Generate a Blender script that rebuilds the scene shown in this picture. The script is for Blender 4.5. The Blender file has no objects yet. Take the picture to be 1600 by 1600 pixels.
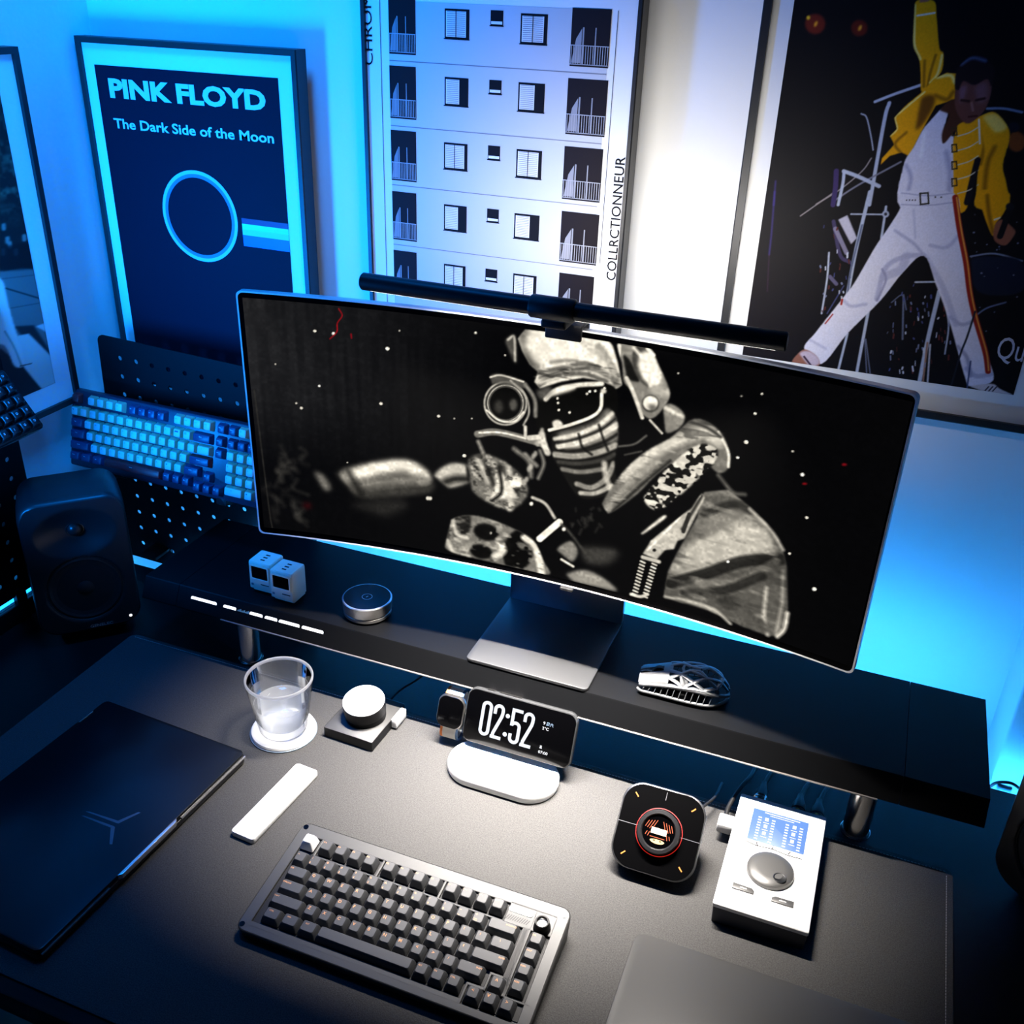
import bpy, bmesh, math, random
import numpy as np
from mathutils import Vector, Matrix
random.seed(7); np.random.seed(7)
C = bpy.context.scene.collection
SC = bpy.context.scene
R = math.radians

# ------------------------------------------------------------------ camera, world, lights, exposure
# units: metres; z = 0 is the desk top, the floor lies 0.74 below it; x runs along the desk, y towards the back wall
CAM = Vector((0, 0, .963)); FPX = 1562.25
PITCH, YAW, ROLL = R(27.898), R(20.367), R(-2.1314)
fw_ = Vector((-math.sin(YAW)*math.cos(PITCH), math.cos(YAW)*math.cos(PITCH), -math.sin(PITCH)))
rt_ = Vector((math.cos(YAW), math.sin(YAW), 0)); dn_ = fw_.cross(rt_)
RT = math.cos(ROLL)*rt_ + math.sin(ROLL)*dn_; DN = -math.sin(ROLL)*rt_ + math.cos(ROLL)*dn_
cam = bpy.data.cameras.new('camera'); co = bpy.data.objects.new('camera', cam); C.objects.link(co)
co.matrix_world = Matrix(((RT.x, -DN.x, -fw_.x, CAM.x), (RT.y, -DN.y, -fw_.y, CAM.y), (RT.z, -DN.z, -fw_.z, CAM.z), (0, 0, 0, 1)))
cam.sensor_width = 36; cam.lens = FPX/1600*36; cam.clip_start = .02
SC.camera = co
SC.view_settings.view_transform = 'Standard'; SC.view_settings.look = 'None'
SC.view_settings.gamma = 1; SC.view_settings.use_curve_mapping = False; SC.view_settings.exposure = 0
w = bpy.data.worlds.new('world'); SC.world = w; w.use_nodes = True
w.node_tree.nodes['Background'].inputs[0].default_value = (.12, .4, 1, 1)
w.node_tree.nodes['Background'].inputs[1].default_value = .006

BLUE = (.003, .225, 1.0)
def area(name, loc, aim, sx, sy, power, col, spread=180, parent=None):
    l = bpy.data.lights.new(name, 'AREA'); l.shape = 'RECTANGLE'; l.size = sx; l.size_y = sy
    l.energy = power; l.color = col; l.spread = R(spread)
    o = bpy.data.objects.new(name, l); C.objects.link(o)
    d = (Vector(aim)-Vector(loc)).normalized()
    z = -d; x = Vector((1, 0, 0)); x = (x - z*x.dot(z)).normalized() if abs(z.x) < .95 else Vector((0, 1, 0))
    y = z.cross(x)
    o.matrix_world = Matrix(((x.x, y.x, z.x, loc[0]), (x.y, y.y, z.y, loc[1]), (x.z, y.z, z.z, loc[2]), (0, 0, 0, 1)))
    if parent: o.parent = parent
    return o
# the blue room lamp standing left of the desk, out of the picture
area('room_lamp_light', (-1.135, .72, .44), (-.98, 1.40, .70), .10, .28, 10.5, BLUE, 128)
# blue fill light added high in the left corner, above the picture
area('corner_fill_light', (-.80, .90, 1.60), (-1.16, 1.34, .55), .25, .25, 7, BLUE, 100)

def ray(px, py):
    return RT*((px-800)/FPX) + DN*((py-800)/FPX) + fw_
def onY(px, py, Y):
    d = ray(px, py); return CAM + d*(Y/d.y)
def onX(px, py, X):
    d = ray(px, py); return CAM + d*(X/d.x)
def onZ(px, py, Z):
    d = ray(px, py); return CAM + d*((Z-CAM.z)/d.z)

# ------------------------------------------------------------------ materials
def mat(name, col, rough=.5, metal=0, emit=None, es=0, noise=None, bump=None, spec=None, trans=0, ior=1.45, coat=0):
    m = bpy.data.materials.new(name); m.use_nodes = True
    nt = m.node_tree; b = nt.nodes['Principled BSDF']
    b.inputs['Base Color'].default_value = (*col, 1); b.inputs['Roughness'].default_value = rough
    b.inputs['Metallic'].default_value = metal; b.inputs['IOR'].default_value = ior
    b.inputs['Transmission Weight'].default_value = trans; b.inputs['Coat Weight'].default_value = coat
    if spec is not None: b.inputs['Specular IOR Level'].default_value = spec
    if emit: b.inputs['Emission Color'].default_value = (*emit, 1); b.inputs['Emission Strength'].default_value = es
    tc = nt.nodes.new('ShaderNodeTexCoord')
    if noise:                       # (scale, amount): mottles the base colour
        n = nt.nodes.new('ShaderNodeTexNoise'); n.inputs['Scale'].default_value = noise[0]; n.inputs['Detail'].default_value = 6
        r = nt.nodes.new('ShaderNodeValToRGB'); a = noise[1]
        r.color_ramp.elements[0].color = (*[c*(1-a) for c in col], 1); r.color_ramp.elements[1].color = (*[min(1, c*(1+a)) for c in col], 1)
        r.color_ramp.elements[0].position = .3; r.color_ramp.elements[1].position = .7
        nt.links.new(tc.outputs['Object'], n.inputs['Vector']); nt.links.new(n.outputs['Fac'], r.inputs[0]); nt.links.new(r.outputs[0], b.inputs['Base Color'])
    if bump:                        # (scale, strength, distance)
        n = nt.nodes.new('ShaderNodeTexNoise'); n.inputs['Scale'].default_value = bump[0]; n.inputs['Detail'].default_value = 3
        u = nt.nodes.new('ShaderNodeBump'); u.inputs['Strength'].default_value = bump[1]; u.inputs['Distance'].default_value = bump[2]
        nt.links.new(tc.outputs['Object'], n.inputs['Vector']); nt.links.new(n.outputs['Fac'], u.inputs['Height']); nt.links.new(u.outputs[0], b.inputs['Normal'])
    return m
def mat_attr(name, emit=False, rough=.5):   # colour comes from the picture printed on / shown by the surface
    m = bpy.data.materials.new(name); m.use_nodes = True
    nt = m.node_tree; b = nt.nodes['Principled BSDF']; b.inputs['Roughness'].default_value = rough
    a = nt.nodes.new('ShaderNodeAttribute'); a.attribute_name = 'pic'
    if emit:
        b.inputs['Base Color'].default_value = (.0005, .0005, .0005, 1); b.inputs['Specular IOR Level'].default_value = .03
        nt.links.new(a.outputs['Color'], b.inputs['Emission Color']); b.inputs['Emission Strength'].default_value = 1
    else:
        nt.links.new(a.outputs['Color'], b.inputs['Base Color']); b.inputs['Specular IOR Level'].default_value = .12
    return m
WALL = mat('white_wall_paint', (.80, .80, .79), .75, noise=(3, .03), bump=(140, .15, .002))
FLOORM = mat('dark_floor', (.10, .09, .085), .5, noise=(8, .3))
BLACKM = mat('black_metal', (.0045, .005, .006), .42, spec=.35)
BLACKP = mat('black_plastic', (.006, .006, .0065), .5, spec=.35)
GLOSSK = mat('gloss_black', (.0006, .0006, .0008), .12, spec=.35)
LEATHER = mat('black_leather', (.052, .051, .050), .58, noise=(700, .35), bump=(900, .5, .0010), spec=.12)
SHELFM = mat('black_anodised', (.0030, .0032, .0037), .42, bump=(1500, .12, .0005), spec=.14)
STEEL = mat('brushed_steel', (.72, .70, .68), .22, 1)
SILVER = mat('silver_metal', (.62, .63, .64), .38, 1)
ALU = mat('satin_aluminium', (.042, .043, .045), .38, .45)
WHITEP = mat('white_plastic', (.82, .82, .81), .4)
WHITEC = mat('white_card', (.80, .80, .79), .7)
CREAM = mat('cream_plastic', (.72, .68, .56), .5)
FRAMEK = mat('black_frame', (.012, .012, .013), .45)
STITCH = mat('grey_thread', (.42, .40, .38), .8)
GLOW = mat('white_glow', (.8, .8, .8), .5, emit=(1, 1, .98), es=1.3)
LEDM = mat('blue_led', (.1, .3, .6), .5, emit=(.028, .33, 1), es=100)
WARM = mat('warm_led', (.9, .9, .85), .5, emit=(1, .93, .84), es=6)
ORANGE = mat('orange_glow', (.3, .1, .02), .5, emit=(1, .30, .06), es=1.4)
REDG = mat('red_glow', (.2, .01, .01), .5, emit=(1, .035, .02), es=.45)
INK = mat('black_ink', (.006, .006, .008), .6, spec=.1)

# ------------------------------------------------------------------ mesh helpers
class B:                                # a small mesh builder around bmesh
    def __init__(s): s.bm = bmesh.new()
    def rings(s, rings, mi=0, cap=(True, True), M=None, closed=True):
        vs = []
        for r in rings:
            vs.append([s.bm.verts.new((M @ Vector(p)) if M else Vector(p)) for p in r])
        n = len(rings[0])
        for a, b in zip(vs, vs[1:]):
            for i in range(n if closed else n-1):
                j = (i+1) % n
                f = s.bm.faces.new((a[i], a[j], b[j], b[i])); f.material_index = mi
        if cap[0] and n > 2: f = s.bm.faces.new(vs[0][::-1]); f.material_index = mi
        if cap[1] and n > 2: f = s.bm.faces.new(vs[-1]); f.material_index = mi
        return s
    def box(s, c, d, mi=0, bev=0, M=None, seg=2):
        x, y, z = d[0]/2, d[1]/2, d[2]/2
        if bev <= 0:
            r = lambda zz: [(c[0]-x, c[1]-y, c[2]+zz), (c[0]+x, c[1]-y, c[2]+zz), (c[0]+x, c[1]+y, c[2]+zz), (c[0]-x, c[1]+y, c[2]+zz)]
            return s.rings([r(-z), r(z)], mi, M=M)
        bev = min(bev, x*.99, y*.99, z*.99)
        return s.prism(rrect(d[0], d[1], bev, seg+1), c[2]-z, c[2]+z, bev, mi, M, (c[0], c[1]), seg)
    def prism(s, pts, z0, z1, bev=0, mi=0, M=None, off=(0, 0), seg=2, bot=True):
        # pts: 2D outline; the top (and bottom) edge is rounded by bev
        cx = sum(p[0] for p in pts)/len(pts); cy = sum(p[1] for p in pts)/len(pts)
        def inset(k):
            if k <= 0: return pts
            out = []; n = len(pts)
            for i in range(n):
                a, b, c = Vector(pts[i-1]), Vector(pts[i]), Vector(pts[(i+1) % n])
                e1 = (b-a); e2 = (c-b)
                n1 = Vector((-e1.y, e1.x)).normalized() if e1.length > 1e-9 else Vector((0, 0)); n2 = Vector((-e2.y, e2.x)).normalized() if e2.length > 1e-9 else n1
                nn = (n1+n2); nn = nn.normalized() if nn.length > 1e-6 else n1
                q = b + nn*k/max(.5, nn.dot(n1)); out.append((q.x, q.y))
            return out
        L = []
        if bev > 0:
            if bot:
                for t in range(seg+1):
                    a = t*math.pi/2/seg; L.append((z0+bev*(1-math.cos(a)), bev*(1-math.sin(a))))
            else: L.append((z0, 0))
            for t in range(seg+1):
                a = t*math.pi/2/seg; L.append((z1-bev*(1-math.sin(a)), bev*(1-math.cos(a))))
        else: L = [(z0, 0), (z1, 0)]
        s.rings([[(p[0]+off[0], p[1]+off[1], z) for p in inset(k)] for z, k in L], mi, M=M)
        return s
    def lathe(s, prof, n=40, mi=0, M=None, cap=(True, True)):
        return s.rings([[(r*math.cos(2*math.pi*i/n), r*math.sin(2*math.pi*i/n), z) for i in range(n)] for r, z in prof], mi, cap, M)
    def tube(s, pts, r, n=10, mi=0, M=None, flat=1.0):
        P = [Vector(p) for p in pts]; rr = []; up = Vector((0, 0, 1))
        for i, p in enumerate(P):
            t = (P[min(i+1, len(P)-1)]-P[max(i-1, 0)]).normalized()
            a = t.cross(up if abs(t.dot(up)) < .95 else Vector((1, 0, 0))).normalized(); b = t.cross(a)
            q = r[i] if isinstance(r, (list, tuple)) else r
            rr.append([p + a*q*math.cos(2*math.pi*k/n) + b*q*flat*math.sin(2*math.pi*k/n) for k in range(n)])
        return s.rings(rr, mi, M=M)
    def face(s, pts, mi=0, M=None):
        f = s.bm.faces.new([s.bm.verts.new((M @ Vector(p)) if M else Vector(p)) for p in pts]); f.material_index = mi; return s
    def text(s, txt, x0, y0, w=None, h=None, mi=0, M=None, bold=0, z=0, ital=0):
        co_, fa = text_geo(txt, bold)
        if not len(co_): return s
        lo, hi = co_.min(0), co_.max(0)
        sx = w/(hi[0]-lo[0]) if w else None; sy = h/(hi[1]-lo[1]) if h else None
        sx = sx or sy; sy = sy or sx
        vs = [s.bm.verts.new((M or Matrix()) @ Vector((x0+(c[0]-lo[0])*sx+ital*(c[1]-lo[1])*sy, y0+(c[1]-lo[1])*sy, z))) for c in co_]
        for f in fa:
            try: q = s.bm.faces.new([vs[i] for i in f]); q.material_index = mi
            except ValueError: pass
        return s
    def done(s, name, mats, parent=None, smooth=35, recalc=True):
        if recalc: bmesh.ops.recalc_face_normals(s.bm, faces=s.bm.faces[:])
        me = bpy.data.meshes.new(name); s.bm.to_mesh(me); s.bm.free()
        for m in (mats if isinstance(mats, (list, tuple)) else [mats]): me.materials.append(m)
        if smooth:
            me.polygons.foreach_set('use_smooth', [True]*len(me.polygons)); me.set_sharp_from_angle(angle=R(smooth))
        o = bpy.data.objects.new(name, me); C.objects.link(o)
        if parent: o.parent = parent
        return o
_tc = {}
def text_geo(txt, bold=0):
    if (txt, bold) not in _tc:
        cu = bpy.data.curves.new('t', 'FONT'); cu.body = txt; cu.size = 1; cu.offset = bold; cu.resolution_u = 3
        o = bpy.data.objects.new('t', cu); C.objects.link(o)
        me = bpy.data.meshes.new_from_object(o.evaluated_get(bpy.context.evaluated_depsgraph_get()))
        v = np.zeros(len(me.vertices)*3); me.vertices.foreach_get('co', v)
        _tc[(txt, bold)] = (v.reshape(-1, 3), [tuple(p.vertices) for p in me.polygons])
        bpy.data.objects.remove(o); bpy.data.curves.remove(cu); bpy.data.meshes.remove(me)
    return _tc[(txt, bold)]
def rrect(w, h, r, n=4, cx=0, cy=0):
    r = min(r, w/2*.999, h/2*.999); out = []
    for sx, sy, a0 in ((1, -1, -90), (1, 1, 0), (-1, 1, 90), (-1, -1, 180)):
        for k in range(n+1):
            a = R(a0+90*k/n); out.append((cx+sx*(w/2-r)+r*math.cos(a), cy+sy*(h/2-r)+r*math.sin(a)))
    return out
def thing(name, label, cat, loc=(0, 0, 0), rot=(0, 0, 0), group=None):
    o = bpy.data.objects.new(name, None); C.objects.link(o); o.empty_display_size = .02
    o.location = loc; o.rotation_euler = rot; o['label'] = label; o['category'] = cat
    if group: o['group'] = group
    return o
def tag(o, label, cat, group=None):
    o['label'] = label; o['category'] = cat
    if group: o['group'] = group
    return o
def struct(o): o['kind'] = 'structure'; return o
def T(x, y, z): return Matrix.Translation((x, y, z))
def RX(a): return Matrix.Rotation(R(a), 4, 'X')
def RY(a): return Matrix.Rotation(R(a), 4, 'Y')
def RZ(a): return Matrix.Rotation(R(a), 4, 'Z')
def spline(pts, k=8):
    P = [Vector(p) for p in pts]; P = [P[0]*2-P[1]]+P+[P[-1]*2-P[-2]]; out = []
    for i in range(1, len(P)-2):
        for t in range(k):
            t /= k; a, b, c, d = P[i-1:i+3]
            out.append(.5*((2*b)+(c-a)*t+(2*a-5*b+4*c-d)*t*t+(3*b-a-3*c+d)*t**3))
    return out+[P[-2]]

# ------------------------------------------------------------------ a painter for the pictures shown on the screen and the posters
class Canvas:
    def __init__(s, W, H, conv, bg=(0, 0, 0)):
        s.W, s.H, s.conv = W, H, conv; s.a = np.zeros((H, W, 3)); s.a[:] = np.array(bg)/255; s.clip = None
        s.Y, s.X = np.mgrid[0:H, 0:W].astype(float)
    def pts(s, P, smooth=True, closed=True):
        q = [s.conv(*p) for p in P]
        if smooth and len(q) > 2:
            if closed:
                q2 = [Vector((*p, 0)) for p in (q[-2:]+q+q[:2])]; out = []
                sp = spline(q2, 5); out = sp[10:-10]
                return np.array([(v.x, v.y) for v in out])
            return np.array([(v.x, v.y) for v in spline([(*p, 0) for p in q], 6)])
        return np.array(q, float)
    def blur(s, m, r):
        if r < .4: return m
        k = int(r*2.5)+1; g = np.exp(-.5*(np.arange(-k, k+1)/r)**2); g /= g.sum()
        m = np.apply_along_axis(lambda v: np.convolve(v, g, 'same'), 0, m)
        return np.apply_along_axis(lambda v: np.convolve(v, g, 'same'), 1, m)
    def poly(s, P, soft=.6, smooth=True):
        q = s.pts(P, smooth); pad = int(soft*3)+3
        x0, x1 = int(max(0, q[:, 0].min()-pad)), int(min(s.W, q[:, 0].max()+pad)); y0, y1 = int(max(0, q[:, 1].min()-pad)), int(min(s.H, q[:, 1].max()+pad))
        M = np.zeros((s.H, s.W))
        if x1 <= x0 or y1 <= y0: return M
        X, Y = s.X[y0:y1, x0:x1], s.Y[y0:y1, x0:x1]; acc = np.zeros(X.shape)
        for dx, dy in ((-.25, -.25), (.25, .25), (-.25, .25), (.25, -.25)):
            ins = np.zeros(X.shape, bool)
            for (ax, ay), (bx, by) in zip(q, np.roll(q, -1, 0)):
                if ay == by: continue
                c = ((ay > Y+dy) != (by > Y+dy)) & (X+dx < (bx-ax)*(Y+dy-ay)/(by-ay)+ax); ins ^= c
            acc += ins
        M[y0:y1, x0:x1] = s.blur(acc/4, soft); return M
    def line(s, P, wd, soft=.7, smooth=True):
        q = s.pts(P, smooth, False); k = s.sc(P[0]); wd = wd*k/2; D = np.full((s.H, s.W), 1e9)
        pad = wd+soft*3+2
        x0, x1 = int(max(0, q[:, 0].min()-pad)), int(min(s.W, q[:, 0].max()+pad)); y0, y1 = int(max(0, q[:, 1].min()-pad)), int(min(s.H, q[:, 1].max()+pad))
        if x1 <= x0 or y1 <= y0: return np.zeros((s.H, s.W))
        X, Y = s.X[y0:y1, x0:x1], s.Y[y0:y1, x0:x1]; d = np.full(X.shape, 1e9)
        for a, b in zip(q, q[1:]):
            v = b-a; L = max(1e-9, v@v); t = np.clip(((X-a[0])*v[0]+(Y-a[1])*v[1])/L, 0, 1)
            d = np.minimum(d, np.hypot(X-a[0]-t*v[0], Y-a[1]-t*v[1]))
        M = np.zeros((s.H, s.W)); M[y0:y1, x0:x1] = np.clip((wd+soft-d)/(2*soft), 0, 1); return M
    def sc(s, p):
        a, b = s.conv(*p), s.conv(p[0]+1, p[1]); return math.hypot(a[0]-b[0], a[1]-b[1])
    def ell(s, c, rx, ry, ang=0, soft=.6):
        A = R(ang); return s.poly([(c[0]+rx*math.cos(t)*math.cos(A)-ry*math.sin(t)*math.sin(A), c[1]+rx*math.cos(t)*math.sin(A)+ry*math.sin(t)*math.cos(A)) for t in np.linspace(0, 2*math.pi, 24, False)], soft)
    def put(s, m, col, al=1, clip=None):
        col = np.array(col if isinstance(col, (tuple, list)) else (col, col*.965, col*.89))/255
        m = m*al
        if clip is not None: m = m*clip
        s.a = s.a*(1-m[..., None])+col*m[..., None]; return m/al if al else m
    def noise(s, scale, seed=0):
        rg = np.random.RandomState(seed); h, w_ = max(2, int(s.H/scale[1])+2), max(2, int(s.W/scale[0])+2)
        g = rg.rand(h, w_); yy = s.Y/scale[1]; xx = s.X/scale[0]; yi, xi = yy.astype(int), xx.astype(int); fy, fx = yy-yi, xx-xi
        fy = fy*fy*(3-2*fy); fx = fx*fx*(3-2*fx)
        yi = np.clip(yi, 0, h-2); xi = np.clip(xi, 0, w_-2)
        return (g[yi, xi]*(1-fx)+g[yi, xi+1]*fx)*(1-fy)+(g[yi+1, xi]*(1-fx)+g[yi+1, xi+1]*fx)*fy
    def mesh(s, name, pos, m, parent):
        # pos: (H, W, 3) array of vertex positions
        H, W = s.H, s.W; me = bpy.data.meshes.new(name); n = H*W
        me.vertices.add(n); me.vertices.foreach_set('co', pos.reshape(-1).astype(np.float32))
        i = np.arange(n).reshape(H, W); f = np.stack([i[1:, :-1], i[1:, 1:], i[:-1, 1:], i[:-1, :-1]], -1).reshape(-1)
        me.loops.add(len(f)); me.loops.foreach_set('vertex_index', f.astype(np.int32))
        me.polygons.add(len(f)//4); me.polygons.foreach_set('loop_start', np.arange(0, len(f), 4, dtype=np.int32))
        me.update(calc_edges=True)
        at = me.attributes.new('pic', 'FLOAT_COLOR', 'POINT'); c = np.clip(s.a, 0, 1)
        c = np.where(c <= .04045, c/12.92, ((c+.055)/1.055)**2.4)
        at.data.foreach_set('color', np.concatenate([c, np.ones((H, W, 1))], -1).reshape(-1).astype(np.float32))
        me.materials.append(m); o = bpy.data.objects.new(name, me); C.objects.link(o); o.parent = parent; return o

# ------------------------------------------------------------------ the setting
YW, XL = 1.40, -1.265          # back wall and left wall
struct(B().box(((XL+1.6)/2, YW+.05, .56), (1.6-XL+.2, .10, 2.60)).done('wall_back', WALL, smooth=0))
struct(B().box((XL-.05, .25, .56), (.10, 2.30, 2.60)).done('wall_left', WALL, smooth=0))
struct(B().box((.17, .25, -.77), (2.87, 2.30, .06)).done('floor', FLOORM, smooth=0))
struct(B().box((.17, .25, 1.89), (2.87, 2.30, .06)).done('ceiling', mat('dark_ceiling', (.10, .10, .11), .8), smooth=0))
struct(B().box((.42, YW-.0595, .56), (.288, .119, 2.60), bev=.004).done('trim_1', WALL))      # the boxed pier in the right corner

# ------------------------------------------------------------------ desk and mat
t = thing('desk', 'long black desk top carrying the leather mat and the monitor shelf', 'desk', (-.28, .845, -.74))
B().box((0, 0, .724), (1.94, .764, .032), bev=.003).done('desk_top', mat('desk_laminate', (.005, .0053, .006), .48, bump=(300, .1, .001), spec=.16), t)
for sx in (-1, 1):
    B().box((sx*.72, 0, .365), (.07, .10, .68), bev=.004).box((sx*.72, 0, .014), (.08, .66, .026), bev=.004).box((sx*.72, 0, .697), (.06, .56, .020), bev=.003).done('leg', BLACKM, t)
B().box((0+.05, .3835, .718), (1.78, .0016, .006)).done('light_strip', LEDM, t, smooth=0)
t = thing('desk_mat', 'large black leather desk mat with grey stitching around its edge', 'desk mat', (0, 0, 0))
B().prism(rrect(1.257, .565, .012, 5, -.4115, .7625), 0, .003, .0012).done('mat_sheet', LEATHER, t)
b = B(); dash = lambda p, q: b.box(((p[0]+q[0])/2, (p[1]+q[1])/2, .0032), (max(abs(p[0]-q[0]), .0007), max(abs(p[1]-q[1]), .0007), .0008))
x = -1.03
while x < .205: dash((x, 1.037), (x+.0028, 1.037)); x += .0042
y = .49
while y < 1.03: dash((.209, y), (.209, y+.0028)); y += .0042
b.done('stitching', STITCH, t, smooth=0)

# ------------------------------------------------------------------ monitor shelf
SX0, SX1, SZ = -.996, .2315, .125
KS = (.963-SZ)/(.963-.137)       # places on the shelf top
t = thing('monitor_shelf', 'long black metal shelf under the curved monitor with lit white labels', 'monitor shelf', (0, 0, .003))
def slab(x0, x1, nm, m=SHELFM):
    prof = [(1.0465, SZ-.003), (1.0475, SZ-.0015), (1.2515, SZ-.0015), (1.2525, SZ-.004), (1.2525, .091), (1.0320, .091), (1.0315, .093)]
    B().rings([[(x0, y, z-.003) for y, z in prof], [(x1, y, z-.003) for y, z in prof]]).done(nm, m, t, smooth=0)
slab(SX0+.064, SX1-.0975, 'shelf_body'); slab(SX0, SX0+.0632, 'end_cap'); slab(SX1-.0967, SX1, 'end_cap')
for x in (-.826, .097):
    B().lathe([(.0165, 0), (.0165, .089)], 36, M=T(x, 1.063, 0)).lathe([(.019, 0), (.019, .003), (.0175, .004)], 36, M=T(x, 1.063, 0)).done('leg', STEEL, t)
B().box((-.37, 1.0312, .0880), (.96, .0035, .0020), bev=.001).done('edge_strip', mat('polished_edge', (.30, .28, .26), .3, .7), t)
B().box((-.365, 1.2536, .096), (1.17, .0016, .006)).done('light_strip', LEDM, t, smooth=0)
dn = Vector((0, -.015, -.032)).normalized(); up_ = -dn; nr = Vector((1, 0, 0)).cross(up_)
FR = Matrix(((1, up_.x, nr.x, 0), (0, up_.y, nr.y, 1.0390), (0, up_.z, nr.z, SZ-.0190-.003), (0, 0, 0, 1)))   # the slanted front face
for a, c in ((-.908, -.861), (-.849, -.826), (-.802, -.779), (-.775, -.7535), (-.7505, -.715), (-.711, -.6745)):
    B().prism(rrect(c-a, .0135, .0026, 3, (a+c)/2, 0), 0, .0006, M=FR).done('label_plate', GLOW, t, smooth=0)
b = B()
for k in range(9): b.box((-.8225+k*.0023, .001*((k*7) % 3-1), .0003), (.0016, .0105, .0006), M=FR)
b.done('small_print', mat('dim_print', (.10, .24, .33), .6, emit=(.12, .3, .42), es=.25), t, smooth=0)
B().text('HEXCAL STUDIO', -.004, -.0055, .139, .0105, M=FR, z=.0004).done('lettering', mat('dark_lettering', (.04, .04, .042), .25), t, smooth=0)

# ------------------------------------------------------------------ curved monitor
MX, MY, MR, MZ0, MZ1, MHW = -.3575, 1.077, 1.80, .262, .6105, .4095
def cyl(x, z, d=0):                      # point of the curved front; d metres behind it
    a = x/MR; return ((MR+d)*math.sin(a)+MX, MY-MR+(MR+d)*math.cos(a)-0, z)
t = thing('curved_monitor', 'large curved ultrawide monitor showing a black and white soldier', 'monitor', (0, 0, 0))
b = B(); HZ = MZ1-MZ0; CZ = (MZ0+MZ1)/2
def mon_ring(inset, d, n=40):
    out = rrect(2*(MHW-inset), HZ-2*inset, .007, 4); res = []
    for i in range(len(out)):
        p, q = out[i], out[(i+1) % len(out)]; res.append(p)
        if abs(q[0]-p[0]) > .2: res += [(p[0]+(q[0]-p[0])*k/n, p[1]) for k in range(1, n)]
    return [cyl(x, CZ+z, d) for x, z in res]
rg = [mon_ring(0, 0), mon_ring(0, .0095), mon_ring(.004, .0125)]
b.rings(rg, 0, cap=(False, False)); b.done('housing', SILVER, t)
def curved_panel(x0, x1, z0, z1, d, n=48):
    return [[cyl(x0+(x1-x0)*i/n, z, d) for i in range(n+1)] for z in (z0, z1)]
b = B(); ring0 = mon_ring(.0021, .0002); ring1 = mon_ring(.0085, .0004)
b.rings([mon_ring(0, 0), ring0], 1, cap=(False, False)); b.rings([ring0, mon_ring(.02, .0006)], 0, cap=(False, False))
for r in (curved_panel(-MHW+.0195, MHW-.0195, MZ0+.0195, MZ1-.0195, .0008),): b.rings(r, 0, cap=(False, False), closed=False)
b.done('bezel', [GLOSSK, mat('bright_rim', (.80, .80, .79), .45, .2)], t)
b = B(); b.rings(curved_panel(-MHW+.004, MHW-.004, MZ0+.004, MZ1-.004, .0124), cap=(False, False), closed=False)
b.box((MX, MY+.034, .43), (.26, .048, .16), bev=.012); b.done('back_cover', SILVER, t)
B().box((-.3605, 1.2205, .256), (.1785, .012, .258), bev=.003).box((-.3605, 1.175, .375), (.10, .10, .06), bev=.006).done('stand_neck', SILVER, t)
B().prism(rrect(.1785, .1826, .007, 5, -.3605, 1.1370), SZ-.0014, SZ+.0036, .0012).done('stand_base', ALU, t)
B().box((-.318, MY-.002, MZ0-.0022), (.018, .008, .004), bev=.0015).done('joystick', BLACKP, t)

# the picture on the screen
SW, SH = 760, 314; X0, X1, Z0, Z1 = -MHW+.0085, MHW-.0042, MZ0+.0105, MZ1-.0085
def scr(px, py):
    d = ray(px, py); Y = MY
    for _ in range(12):
        P = CAM+d*(Y/d.y); xx = max(-.6, min(.6, P.x-MX)); Y = MY-MR+math.sqrt(MR*MR-xx*xx)
    return ((math.asin(xx/MR)*MR-X0)/(X1-X0)*(SW-1), (Z1-P.z)/(Z1-Z0)*(SH-1))
c = Canvas(SW, SH, scr, (5, 5, 6))
z5 = lambda *L: [(360+a*.375, 430+b_*.375) for a, b_ in L]
z6 = lambda *L: [(860+a*.375, 480+b_*.375) for a, b_ in L]
z7 = lambda *L: [(660+a*.2875, 480+b_*.2875) for a, b_ in L]
z8 = lambda *L: [(660+a*.3625, 700+b_*.3625) for a, b_ in L]
def stk(P, w_, v, clip=None, soft=1, al=1): c.put(c.line(P, w_, soft), v, al, clip)
def cloth(m, seed, sx, sy, al=.6, hi=235, lo=14):       # folds: ridges of light and hollows of dark inside a shape
    n = .65*c.noise((sx, sy), seed)+.35*c.noise((sx/2.5, sy/2.5), seed+50); rdg = 1-np.abs(2*n-1)
    c.put(m*np.clip((.40-n)*6, 0, 1), lo, al); c.put(m*np.clip((n-.62)*5, 0, 1), hi, al*.8)
g = np.clip(1-c.X/330, 0, 1)*np.clip(1-(c.Y-120)/110, .12, 1); c.a += (g*.095*(.75+.5*c.noise((5, 60), 3)))[..., None]
# blurred barrel and hands
m = c.put(c.poly(z5((440, 830), (560, 785), (720, 765), (810, 800), (845, 855), (830, 905), (650, 925), (520, 920)), 3), 52)
stk(z5((500, 835), (620, 800), (730, 790), (800, 830)), 24, 236, m, 7); stk(z5((520, 880), (650, 860), (800, 850)), 14, 120, m, 6); stk(z5((480, 800), (540, 900)), 14, 8, m, 5, .7)
c.put(c.poly(z5((350, 825), (385, 830), (420, 885), (390, 895)), 3), 150, .7)
c.put(c.poly(z5((500, 960), (680, 930), (740, 960), (640, 1005)), 5), 60, .5)
m = c.put(c.poly(z5((850, 835), (915, 785), (990, 795), (1010, 850), (910, 885)), 2), 195); stk(z5((860, 880), (930, 850), (1000, 850)), 12, 40, m, 4); stk(z5((990, 790), (1000, 860)), 8, 20, m, 2)
m = c.put(c.poly(z5((990, 775), (1050, 745), (1140, 775), (1225, 850), (1235, 920), (1170, 975), (1080, 950), (1005, 890)), 1.5), 105)
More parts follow.
